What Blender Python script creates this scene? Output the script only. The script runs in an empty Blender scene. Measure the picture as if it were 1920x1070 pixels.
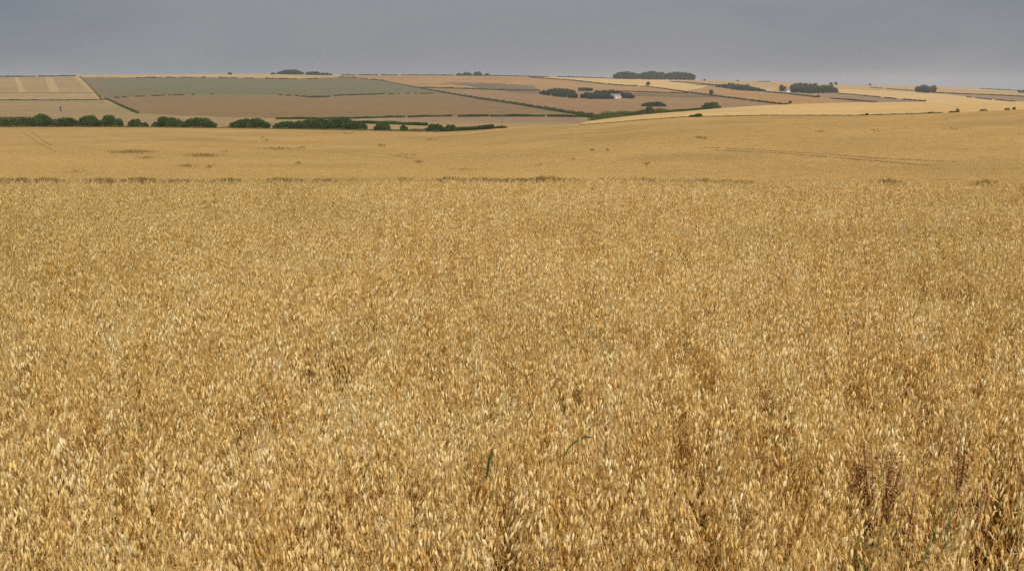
import bpy, math, random
import numpy as np

random.seed(7)
RNG = np.random.default_rng(7)
scn = bpy.context.scene
COL = scn.collection

# ------------------------------------------------------------------ camera
F = 1813.0                 # focal length in photograph pixels (1920 wide)
HORIZON = 160.0            # photograph row of the true horizon
PITCH = math.atan((535 - HORIZON) / F)
cam_d = bpy.data.cameras.new("camera")
cam_d.sensor_width = 36.0
cam_d.lens = F / 1920 * 36
cam_d.clip_start = 0.05
cam_d.clip_end = 30000
cam = bpy.data.objects.new("camera", cam_d)
COL.objects.link(cam)
cam.rotation_euler = (math.pi / 2 - PITCH, 0, 0)
scn.camera = cam

# ------------------------------------------------------------------ world, sun, exposure
SUN_EL, SUN_AZ = math.radians(52), math.radians(160)      # azimuth clockwise from the view direction (+Y)
world = bpy.data.worlds.new("World")
scn.world = world
world.use_nodes = True
wn, wl = world.node_tree.nodes, world.node_tree.links
wn.clear()
w_out = wn.new("ShaderNodeOutputWorld")
w_bg = wn.new("ShaderNodeBackground")
w_sky = wn.new("ShaderNodeTexSky")
w_sky.sky_type = 'NISHITA'
w_sky.sun_disc = False
w_sky.sun_elevation = SUN_EL
w_sky.sun_rotation = SUN_AZ
w_sky.altitude = 100
w_sky.air_density = 1.0
w_sky.dust_density = 3.0
w_sky.ozone_density = 2.0
w_bg.inputs['Strength'].default_value = 0.08
# a thin veil of grey cloud over the blue, patchy
w_tc = wn.new("ShaderNodeTexCoord")
w_map = wn.new("ShaderNodeMapping")
w_map.inputs['Scale'].default_value = (2.2, 2.2, 9.0)
w_noise = wn.new("ShaderNodeTexNoise")
w_noise.inputs['Scale'].default_value = 1.3
w_noise.inputs['Detail'].default_value = 5
w_noise.inputs['Roughness'].default_value = 0.55
w_ramp = wn.new("ShaderNodeMapRange")
w_ramp.inputs['From Min'].default_value = 0.3
w_ramp.inputs['From Max'].default_value = 0.7
w_ramp.inputs['To Min'].default_value = 0.88
w_ramp.inputs['To Max'].default_value = 0.98
w_mix = wn.new("ShaderNodeMix")
w_mix.data_type = 'RGBA'
# the veil is thicker and whiter ahead (+Y), thinner and bluer to the sides
w_sep = wn.new("ShaderNodeSeparateXYZ")
w_nb = wn.new("ShaderNodeTexNoise")
w_nb.inputs['Scale'].default_value = 2.4
w_nb.inputs['Detail'].default_value = 4
w_add = wn.new("ShaderNodeMath"); w_add.operation = 'MULTIPLY_ADD'
w_add.inputs[1].default_value = 0.24; w_add.inputs[2].default_value = -0.11
w_sum = wn.new("ShaderNodeMath"); w_sum.operation = 'ADD'
w_r2 = wn.new("ShaderNodeMapRange")
w_r2.inputs['From Min'].default_value = 0.86
w_r2.inputs['From Max'].default_value = 0.99
w_veil = wn.new("ShaderNodeMix"); w_veil.data_type = 'RGBA'
w_veil.inputs['A'].default_value = (2.3, 2.68, 3.14, 1)
w_veil.inputs['B'].default_value = (3.3, 3.42, 3.74, 1)
wl.new(w_tc.outputs['Generated'], w_sep.inputs[0])
wl.new(w_map.outputs['Vector'], w_nb.inputs['Vector'])
wl.new(w_nb.outputs['Fac'], w_add.inputs[0])
wl.new(w_sep.outputs['Y'], w_sum.inputs[0]); wl.new(w_add.outputs[0], w_sum.inputs[1])
wl.new(w_sum.outputs[0], w_r2.inputs['Value'])
wl.new(w_r2.outputs['Result'], w_veil.inputs['Factor'])
wl.new(w_veil.outputs['Result'], w_mix.inputs['B'])
wl.new(w_tc.outputs['Generated'], w_map.inputs['Vector'])
wl.new(w_map.outputs['Vector'], w_noise.inputs['Vector'])
wl.new(w_noise.outputs['Fac'], w_ramp.inputs['Value'])
wl.new(w_ramp.outputs['Result'], w_mix.inputs['Factor'])
wl.new(w_sky.outputs['Color'], w_mix.inputs['A'])
wl.new(w_mix.outputs['Result'], w_bg.inputs['Color'])
wl.new(w_bg.outputs['Background'], w_out.inputs['Surface'])

sun_d = bpy.data.lights.new("sun", 'SUN')
sun_d.energy = 4.8
sun_d.angle = math.radians(0.6)
sun_d.color = (1.0, 0.95, 0.86)
sun = bpy.data.objects.new("sun", sun_d)
COL.objects.link(sun)
sun.location = (0, -20, 40)
sun.rotation_euler = (math.pi / 2 - SUN_EL, 0, math.pi - SUN_AZ)

scn.view_settings.view_transform = 'Standard'
scn.view_settings.look = 'None'
scn.view_settings.exposure = 0.0
scn.view_settings.gamma = 1.0
scn.view_settings.use_curve_mapping = False
scn.render.engine = 'CYCLES'
scn.cycles.max_bounces = 6
scn.cycles.diffuse_bounces = 3
scn.cycles.transmission_bounces = 3
scn.cycles.volume_bounces = 1
scn.cycles.use_denoising = False


# ------------------------------------------------------------------ helpers
def tag(o, label=None, cat=None, group=None, kind=None):
    if label: o['label'] = label
    if cat: o['category'] = cat
    if group: o['group'] = group
    if kind: o['kind'] = kind
    return o


def empty(name, loc):
    o = bpy.data.objects.new(name, None)
    o.empty_display_size = 0.5
    o.location = loc
    COL.objects.link(o)
    return o


def mesh_obj(name, V, faces, mat, parent=None, loc=None, tint=None, smooth=False, link=True, matidx=None):
    """V: (n,3); faces: list of int arrays of equal-sized polygons (each (m,k))."""
    me = bpy.data.meshes.new(name)
    V = np.asarray(V, dtype=np.float32)
    if not isinstance(faces, list): faces = [faces]
    faces = [np.asarray(f, dtype=np.int32) for f in faces if len(f)]
    me.vertices.add(len(V))
    me.vertices.foreach_set('co', V.ravel())
    loops = np.concatenate([f.ravel() for f in faces])
    tot = np.concatenate([np.full(len(f), f.shape[1], np.int32) for f in faces])
    st = np.concatenate([[0], np.cumsum(tot)[:-1]]).astype(np.int32)
    me.loops.add(len(loops))
    me.loops.foreach_set('vertex_index', loops)
    me.polygons.add(len(tot))
    me.polygons.foreach_set('loop_start', st)
    me.polygons.foreach_set('loop_total', tot)
    for m in (mat if isinstance(mat, (list, tuple)) else [mat]): me.materials.append(m)
    if matidx is not None: me.polygons.foreach_set('material_index', np.asarray(matidx, np.int32))
    if smooth: me.polygons.foreach_set('use_smooth', np.ones(len(tot), bool))
    me.update(calc_edges=True)
    if tint is not None:
        a = me.attributes.new('tint', 'FLOAT', 'POINT')
        a.data.foreach_set('value', np.asarray(tint, np.float32))
    o = bpy.data.objects.new(name, me)
    if link: COL.objects.link(o)
    if parent is not None: o.parent = parent
    if loc is not None: o.location = loc
    return o


class Geo:
    """collects boxes, prisms and tubes into one mesh"""
    def __init__(s): s.v, s.f3, s.f4, s.n = [], [], [], 0
    def add(s, v, f3=(), f4=()):
        s.v.append(np.asarray(v, float))
        if len(f3): s.f3.append(np.asarray(f3) + s.n)
        if len(f4): s.f4.append(np.asarray(f4) + s.n)
        s.n += len(v)
    def box(s, lo, hi):
        x0, y0, z0 = lo; x1, y1, z1 = hi
        v = [(x0,y0,z0),(x1,y0,z0),(x1,y1,z0),(x0,y1,z0),(x0,y0,z1),(x1,y0,z1),(x1,y1,z1),(x0,y1,z1)]
        s.add(v, f4=[(0,3,2,1),(4,5,6,7),(0,1,5,4),(1,2,6,5),(2,3,7,6),(3,0,4,7)])
    def tube(s, pts, rad, n=6):
        pts = np.asarray(pts, float); rad = np.broadcast_to(rad, len(pts))
        t = np.gradient(pts, axis=0); t /= np.linalg.norm(t, axis=1)[:, None] + 1e-9
        ref = np.array([0.3, 0.9, 0.1])
        a = np.cross(t, ref); a /= np.linalg.norm(a, axis=1)[:, None] + 1e-9
        b = np.cross(t, a)
        ang = np.linspace(0, 2*np.pi, n, endpoint=False)
        v = (pts[:, None] + rad[:, None, None]*(np.cos(ang)[None, :, None]*a[:, None] + np.sin(ang)[None, :, None]*b[:, None])).reshape(-1, 3)
        f = [(i*n+j, i*n+(j+1) % n, (i+1)*n+(j+1) % n, (i+1)*n+j) for i in range(len(pts)-1) for j in range(n)]
        s.add(v, f4=f)
    def build(s, name, mat, parent=None, loc=None, smooth=False):
        fs = []
        if s.f3: fs.append(np.concatenate(s.f3))
        if s.f4: fs.append(np.concatenate(s.f4))
        return mesh_obj(name, np.concatenate(s.v), fs, mat, parent, loc, smooth=smooth)


def lin(r, g, b):
    return tuple(((c/255)/12.92 if c/255 <= 0.04045 else ((c/255+0.055)/1.055)**2.4) for c in (r, g, b)) + (1,)


def new_mat(name):
    m = bpy.data.materials.new(name)
    m.use_nodes = True
    m.node_tree.nodes.clear()
    return m, m.node_tree.nodes, m.node_tree.links


def ramp(N, stops):
    r = N.new("ShaderNodeValToRGB")
    e = r.color_ramp.elements
    while len(e) < len(stops): e.new(0.5)
    for i, (p, c) in enumerate(stops):
        e[i].position = p
        e[i].color = c if len(c) == 4 else tuple(c) + (1,)
    return r


def noise(N, L, vec, scale, detail=4, rough=0.55, dist=0.0):
    n = N.new("ShaderNodeTexNoise")
    n.inputs['Scale'].default_value = scale
    n.inputs['Detail'].default_value = detail
    n.inputs['Roughness'].default_value = rough
    n.inputs['Distortion'].default_value = dist
    L.new(vec, n.inputs['Vector'])
    return n.outputs['Fac']


def math_n(N, L, op, a, b):
    m = N.new("ShaderNodeMath"); m.operation = op
    for i, q in enumerate((a, b)):
        if isinstance(q, (int, float)): m.inputs[i].default_value = q
        else: L.new(q, m.inputs[i])
    return m.outputs[0]


def mixc(N, L, fac, a, b, mode='MIX'):
    m = N.new("ShaderNodeMix"); m.data_type = 'RGBA'; m.blend_type = mode
    for key, q in (('Factor', fac), ('A', a), ('B', b)):
        if isinstance(q, (int, float)): m.inputs[key].default_value = q
        elif isinstance(q, tuple): m.inputs[key].default_value = q
        else: L.new(q, m.inputs[key])
    return m.outputs['Result']


def field_mat(name, c1, c2, big=0.012, fine=0.35, stripe=None, stripe_c=None, bump=0.3, c3=None, specks=False):
    """a crop, stubble or grass field: broad drifts of two tones, fine mottling, optional drill rows"""
    m, N, L = new_mat(name)
    out = N.new("ShaderNodeOutputMaterial"); bs = N.new("ShaderNodeBsdfPrincipled")
    bs.inputs['Roughness'].default_value = 1.0
    bs.inputs['Specular IOR Level'].default_value = 0.0
    L.new(bs.outputs[0], out.inputs['Surface'])
    tc = N.new("ShaderNodeTexCoord"); P = tc.outputs['Object']
    nb = noise(N, L, P, big, 5, 0.6)
    rb = ramp(N, [(0.40, c1), (0.60, c2)]); L.new(nb, rb.inputs[0])
    nf = noise(N, L, P, fine, 6, 0.7)
    rf = ramp(N, [(0.34, (0.80, 0.79, 0.74)), (0.5, (1, 1, 1)), (0.66, (1.16, 1.15, 1.13))]); L.new(nf, rf.inputs[0])
    c = mixc(N, L, 1.0, rb.outputs[0], rf.outputs[0], 'MULTIPLY')
    if c3:
        n3 = noise(N, L, P, big*2.3, 3, 0.5)
        r3 = ramp(N, [(0.5, (0, 0, 0)), (0.7, (1, 1, 1))]); L.new(n3, r3.inputs[0])
        c = mixc(N, L, math_n(N, L, 'MULTIPLY', r3.outputs[0], 0.7), c, c3)
    if specks:      # thin spots where the crop is poorer and the straw below shows
        mp2 = N.new("ShaderNodeMapping"); mp2.inputs['Scale'].default_value = (0.35, 1, 1); L.new(P, mp2.inputs['Vector'])
        ns = noise(N, L, mp2.outputs[0], 0.22, 5, 0.62)
        rs_ = ramp(N, [(0.60, (1, 1, 1)), (0.74, (0.74, 0.70, 0.62))]); L.new(ns, rs_.inputs[0])
        c = mixc(N, L, 1.0, c, rs_.outputs[0], 'MULTIPLY')
        ns = noise(N, L, P, 4.5, 3, 0.75)
        rs_ = ramp(N, [(0.32, (0.62, 0.59, 0.53)), (0.5, (1, 1, 1)), (0.68, (1.3, 1.3, 1.28))]); L.new(ns, rs_.inputs[0])
        c = mixc(N, L, 1.0, c, rs_.outputs[0], 'MULTIPLY')
    if stripe:
        ang, scale, amt = stripe
        mp = N.new("ShaderNodeMapping"); mp.inputs['Rotation'].default_value = (0, 0, ang); L.new(P, mp.inputs['Vector'])
        w = N.new("ShaderNodeTexWave"); w.inputs['Scale'].default_value = scale; w.inputs['Distortion'].default_value = 1.2
        w.inputs['Detail'].default_value = 2; w.inputs['Detail Scale'].default_value = 0.3
        L.new(mp.outputs[0], w.inputs['Vector'])
        c = mixc(N, L, math_n(N, L, 'MULTIPLY', w.outputs['Fac'], amt), c, stripe_c or c2)
    L.new(c, bs.inputs['Base Color'])
    bp = N.new("ShaderNodeBump"); bp.inputs['Strength'].default_value = bump; bp.inputs['Distance'].default_value = 0.3
    L.new(nf, bp.inputs['Height']); L.new(bp.outputs[0], bs.inputs['Normal'])
    return m


def leaf_mat(name, dark, light, trans=0.25):
    """leaf-sized faces; 'tint' carries each leaf's own colour between two greens"""
    m, N, L = new_mat(name)
    out = N.new("ShaderNodeOutputMaterial")
    at = N.new("ShaderNodeAttribute"); at.attribute_name = 'tint'
    r = ramp(N, [(0.0, dark), (1.0, light)]); L.new(at.outputs['Fac'], r.inputs[0])
    d = N.new("ShaderNodeBsdfDiffuse"); t = N.new("ShaderNodeBsdfTranslucent"); mx = N.new("ShaderNodeMixShader")
    L.new(r.outputs[0], d.inputs['Color']); L.new(r.outputs[0], t.inputs['Color'])
    mx.inputs[0].default_value = trans
    L.new(d.outputs[0], mx.inputs[1]); L.new(t.outputs[0], mx.inputs[2]); L.new(mx.outputs[0], out.inputs['Surface'])
    return m


def plain_mat(name, c1, c2, scale=3.0, rough=0.8):
    m, N, L = new_mat(name)
    out = N.new("ShaderNodeOutputMaterial"); bs = N.new("ShaderNodeBsdfPrincipled")
    bs.inputs['Roughness'].default_value = rough
    bs.inputs['Specular IOR Level'].default_value = 0.25
    tc = N.new("ShaderNodeTexCoord")
    r = ramp(N, [(0.3, c1), (0.7, c2)]); L.new(noise(N, L, tc.outputs['Object'], scale, 4), r.inputs[0])
    L.new(r.outputs[0], bs.inputs['Base Color']); L.new(bs.outputs[0], out.inputs['Surface'])
    return m


# ------------------------------------------------------------------ the land: a relief in polar form round the viewpoint
def ray(px, py):
    u = np.asarray(px, float) - 960; v = 535 - np.asarray(py, float)
    x = u; y = F*math.cos(PITCH) + v*math.sin(PITCH); z = -F*math.sin(PITCH) + v*math.cos(PITCH)
    return np.arctan2(x, y), z/np.hypot(x, y)


def project(x, y, z):
    fx, fz = x, z
    f = y*math.cos(PITCH) - z*math.sin(PITCH); v = y*math.sin(PITCH) + z*math.cos(PITCH)
    f = np.where(np.abs(f) < 1e-6, 1e-6, f)
    return 960 + F*x/f, 535 - F*v/f


def curve(yp, dp):
    """yp: photo points of a line across the land, dp: (px, distance) -> arrays az, height and distance"""
    px = np.array(sorted(set([p for p, _ in yp] + [p for p, _ in dp])), float)
    y = np.interp(px, [p for p, _ in yp], [q for _, q in yp])
    d = np.interp(px, [p for p, _ in dp], [q for _, q in dp])
    a, t = ray(px, y)
    return a, t*d, d


E_Y = [(0,239),(130,239),(320,240),(480,242),(640,244.5),(760,247),(825,248),(876,245.5),(950,240.5),(1027,236.6),(1078,234.5),(1128,232),(1196,226),(1280,220),(1431,217),(1600,217),(1709,214),(1768,212),(1836,208.5),(1920,205)]
E_D = [(0,400),(600,395),(825,375),(950,350),(1100,310),(1300,285),(1600,262),(1920,250)]
S_Y = [(0,238.6),(130,238.6),(320,239.6),(480,241.6),(640,244.1),(760,246.6),(825,247.6),(876,245.1),(950,240.1),(1027,236.2),(1078,234),(1105,227),(1128,223.6),(1196,216),(1280,209.3),(1347,203.4),(1431,197.5),(1532,194),(1600,192.5),(1735,190.8),(1920,190.6)]
S_D = [(0,404),(600,399),(825,380),(950,358),(1078,330),(1105,375),(1200,425),(1300,475),(1500,525),(1920,560)]
V_Y = [(0,230),(320,231),(640,236),(760,238.5),(825,239),(950,234),(1027,232),(1078,230),(1105,228),(1200,224),(1300,216),(1500,206),(1700,201),(1920,200)]
V_D = [(0,470),(640,460),(950,445),(1105,525),(1200,600),(1300,650),(1500,700),(1920,775)]
H1_Y = [(0,203),(500,203.5),(950,208),(1100,209),(1300,206),(1500,199),(1700,195),(1920,196)]
H1_D = [(0,740),(1100,760),(1500,900),(1920,1000)]
H2_Y = [(0,181),(500,181.5),(950,188),(1100,188),(1300,187),(1500,186),(1700,185),(1920,188)]
H2_D = [(0,1120),(1100,1130),(1500,1200),(1920,1300)]
H3_Y = [(0,160),(500,160),(950,165),(1100,166),(1300,169),(1500,172),(1700,174),(1920,179)]
H3_D = [(0,1650),(1100,1680),(1920,1750)]
K_Y = [(0,142.5),(143,141),(200,140),(320,139.5),(520,138.5),(600,139.8),(640,139.8),(848,140.5),(960,141.8),(1100,144.5),(1150,147),(1240,149.5),(1300,150.5),(1364,151.5),(1448,153),(1549,158),(1600,159.3),(1701,161),(1751,162.5),(1852,166.8),(1920,169.5)]
K_D = [(0,2350),(900,2400),(1300,2500),(1920,2750)]
B_Y = [(p, y + 6) for p, y in K_Y]
B_D = [(p, d + 900) for p, d in K_D]
Z_Y = [(0,172),(1920,182)]
Z_D = [(0,9500),(1920,9500)]
P_Y = [(0,331),(400,332),(960,333.5),(1400,334),(1920,333)]       # where the slope below the near crest comes back into view
P_D = [(0,92),(1920,88)]
NEAR = [(0.05,-2.02),(5,-2.02),(9.5,-2.03),(12,-2.12),(15,-2.5),(19,-3.1),(28,-3.9),(45,-5.2)]
CROP_H = 0.97
CURVES = [curve(*c) for c in ((P_Y,P_D),(E_Y,E_D),(S_Y,S_D),(V_Y,V_D),(H1_Y,H1_D),(H2_Y,H2_D),(H3_Y,H3_D),(K_Y,K_D),(B_Y,B_D),(Z_Y,Z_D))]
NN = len(NEAR)
KP, KE, KS, KV, KH1, KH2, KH3, KK, KB, KZ = range(NN, NN+10)
A_END = ray(1920, 200)[0]


def knots(az):
    az = np.atleast_1d(np.asarray(az, float))
    # behind the viewpoint the right end blends round to the left end
    a = np.mod(az + np.pi, 2*np.pi) - np.pi
    rear = np.abs(a) > A_END
    w = (np.mod(a, 2*np.pi) - A_END)/(2*np.pi - 2*A_END)
    w = w*w*(3 - 2*w)
    D = np.empty((NN+10, len(a))); Z = np.empty_like(D)
    q = np.clip(np.abs(a)/A_END, 0, 1.25)**2
    side = np.where(a < 0, .104, .080)*np.where(np.abs(a) > 1.2, 0, 1)
    for i, (d, z) in enumerate(NEAR): D[i] = d; Z[i] = z + (0 if d < 9 else (d/12)*(side*q - .028))
    for i, (ca, cz, cd) in enumerate(CURVES):
        D[NN+i] = np.where(rear, cd[-1]*(1-w) + cd[0]*w, np.interp(a, ca, cd))
        Z[NN+i] = np.where(rear, cz[-1]*(1-w) + cz[0]*w, np.interp(a, ca, cz))
    return D, Z


def slopes(D, Z):
    h = np.diff(D, axis=0); dl = np.diff(Z, axis=0)/h
    m = np.zeros_like(Z)
    w1 = 2*h[1:] + h[:-1]; w2 = h[1:] + 2*h[:-1]
    same = dl[:-1]*dl[1:] > 0
    with np.errstate(divide='ignore', invalid='ignore'):
        mm = (w1 + w2)/(w1/dl[:-1] + w2/dl[1:])
    m[1:-1] = np.where(same, mm, 0)
    m[0] = dl[0]; m[-1] = dl[-1]
    return m


def herm(D, Z, M, k, s):
    h = D[k+1] - D[k]
    return ((1+2*s)*(1-s)**2*Z[k] + s*(1-s)**2*h*M[k] + s*s*(3-2*s)*Z[k+1] + s*s*(s-1)*h*M[k+1])


def height(x, y):
    """height of the land at world points"""
    x = np.atleast_1d(np.asarray(x, float)); y = np.atleast_1d(np.asarray(y, float))
    az = np.arctan2(x, y); d = np.hypot(x, y)
    D, Z = knots(az); M = slopes(D, Z)
    z = np.zeros_like(d)
    for k in range(D.shape[0]-1):
        s = (d - D[k])/(D[k+1]-D[k])
        z = np.where((s >= 0) & (s <= 1), herm(D, Z, M, k, np.clip(s, 0, 1)), z)
    return z


def loc(px, py, k0=None, k1=None):
    """the point of the land seen at a photo point, between profile knots k0..k1"""
    k0 = KV if k0 is None else k0; k1 = KK if k1 is None else k1
    a, t = ray(px, py)
    D, Z = knots(a); M = slopes(D, Z)
    ds, ts = [], []
    for k in range(k0, k1):
        s = np.linspace(0, 1, 120)
        d = D[k, 0] + s*(D[k+1, 0]-D[k, 0])
        ds.append(d); ts.append(herm(D[:, 0], Z[:, 0], M[:, 0], k, s)/d)
    ds = np.concatenate(ds); ts = np.concatenate(ts)
    i = np.nonzero(ts >= t)[0]
    if len(i):
        i = i[0]
        if i == 0: d = ds[0]
        else:
            q = (t - ts[i-1])/(ts[i]-ts[i-1] + 1e-12); d = ds[i-1] + q*(ds[i]-ds[i-1])
    else: d = ds[int(np.argmax(ts))]
    x, y = d*math.sin(a), d*math.cos(a)
    return np.array([x, y, float(height(x, y)[0])])


def mpp(p): return float(np.linalg.norm(p))/F          # metres per photo pixel at a point


# ---- grid
az_f = np.linspace(-A_END*1.12, A_END*1.12, 1150)
az_b = np.linspace(A_END*1.12, 2*np.pi - A_END*1.12, 130)[1:-1]
AZ = np.concatenate([az_f, az_b])
rows = []
for k, n in [(i, 3) for i in range(NN-1)] + [(NN-1, 6), (KP, 90), (KE, 26), (KS, 14), (KV, 34), (KH1, 60), (KH2, 60), (KH3, 60), (KK, 10), (KB, 6)]:
    rows += [(k, j/n) for j in range(n)]
rows.append((KB, 1.0))
Dk, Zk = knots(AZ); Mk = slopes(Dk, Zk)
RD = np.array([Dk[k] + s*(Dk[k+1]-Dk[k]) for k, s in rows]); RZ = np.array([herm(Dk, Zk, Mk, k, s) for k, s in rows])
# gentle roll so that far edges are not ruler-straight
GX, GY = RD*np.sin(AZ), RD*np.cos(AZ)
nr, na = RD.shape
VV = np.stack([GX, GY, RZ], -1).reshape(-1, 3)
ii, jj = np.meshgrid(np.arange(nr-1), np.arange(na), indexing='ij')
j2 = (jj+1) % na
FACES = np.stack([ii*na+jj, ii*na+j2, (ii+1)*na+j2, (ii+1)*na+jj], -1).reshape(-1, 4)
seg = np.repeat(np.array([r[0] for r in rows[:-1]]), na)
FC = VV[FACES].mean(1)
fpx, fpy = project(FC[:, 0], FC[:, 1], FC[:, 2])
front = np.abs(np.arctan2(FC[:, 0], FC[:, 1])) < A_END*1.11
# ragged field edges by a pixel or so
fpy_j = fpy + 0.35*np.sin(fpx*0.21) + 0.25*np.sin(fpx*0.067+1)


def inside(poly):
    c = np.zeros(len(fpx), bool); n = len(poly)
    for i in range(n):
        x0, y0 = poly[i]; x1, y1 = poly[(i+1) % n]
        if y0 == y1: continue
        hit = ((y0 > fpy_j) != (y1 > fpy_j)) & (fpx < (x1-x0)*(fpy_j-y0)/(y1-y0) + x0)
        c ^= hit
    return c & front & (seg >= KS)


def sc(c, r, g=None, b=None):
    g = r if g is None else g; b = r if b is None else b
    return (c[0]*r, c[1]*g, c[2]*b, 1)


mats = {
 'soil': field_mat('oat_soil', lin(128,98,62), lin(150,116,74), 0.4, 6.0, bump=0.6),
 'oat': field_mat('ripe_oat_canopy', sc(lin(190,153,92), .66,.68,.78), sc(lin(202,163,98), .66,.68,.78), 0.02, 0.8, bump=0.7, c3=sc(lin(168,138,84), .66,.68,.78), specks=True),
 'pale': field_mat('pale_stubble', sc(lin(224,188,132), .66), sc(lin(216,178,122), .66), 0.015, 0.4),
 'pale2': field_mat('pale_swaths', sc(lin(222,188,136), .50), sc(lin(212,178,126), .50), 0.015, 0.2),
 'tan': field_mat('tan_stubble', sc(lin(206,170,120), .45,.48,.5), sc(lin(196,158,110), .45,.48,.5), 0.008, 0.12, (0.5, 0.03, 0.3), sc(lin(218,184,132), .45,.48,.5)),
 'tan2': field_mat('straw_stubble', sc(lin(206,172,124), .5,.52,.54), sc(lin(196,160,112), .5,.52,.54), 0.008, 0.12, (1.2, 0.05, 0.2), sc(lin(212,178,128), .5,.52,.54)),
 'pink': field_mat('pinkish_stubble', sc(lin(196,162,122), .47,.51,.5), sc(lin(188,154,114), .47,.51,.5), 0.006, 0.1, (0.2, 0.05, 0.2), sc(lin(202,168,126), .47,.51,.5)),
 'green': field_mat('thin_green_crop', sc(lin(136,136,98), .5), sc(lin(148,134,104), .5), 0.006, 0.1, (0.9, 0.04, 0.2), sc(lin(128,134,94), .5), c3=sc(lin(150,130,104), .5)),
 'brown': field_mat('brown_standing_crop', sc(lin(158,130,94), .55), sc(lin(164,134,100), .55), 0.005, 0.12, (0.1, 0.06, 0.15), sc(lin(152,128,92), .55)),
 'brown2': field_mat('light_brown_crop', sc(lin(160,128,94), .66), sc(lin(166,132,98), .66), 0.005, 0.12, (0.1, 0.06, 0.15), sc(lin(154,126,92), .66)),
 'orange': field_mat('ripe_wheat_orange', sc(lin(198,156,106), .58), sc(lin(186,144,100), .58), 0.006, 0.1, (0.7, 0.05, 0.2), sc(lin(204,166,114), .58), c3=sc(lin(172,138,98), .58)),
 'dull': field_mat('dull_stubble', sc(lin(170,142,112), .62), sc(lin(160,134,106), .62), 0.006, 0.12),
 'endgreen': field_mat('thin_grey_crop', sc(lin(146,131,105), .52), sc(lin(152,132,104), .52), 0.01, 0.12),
 'bare': field_mat('painted_cloud_shade', sc(lin(140,118,92), .55), sc(lin(150,124,94), .58), 0.01, 0.12),  # not bare soil: darker ground tone, painting in the shade of clouds on the hill
 'hill': field_mat('hilltop_stubble', sc(lin(210,176,126), .6), sc(lin(200,164,114), .6), 0.004, 0.1),
}
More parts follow.
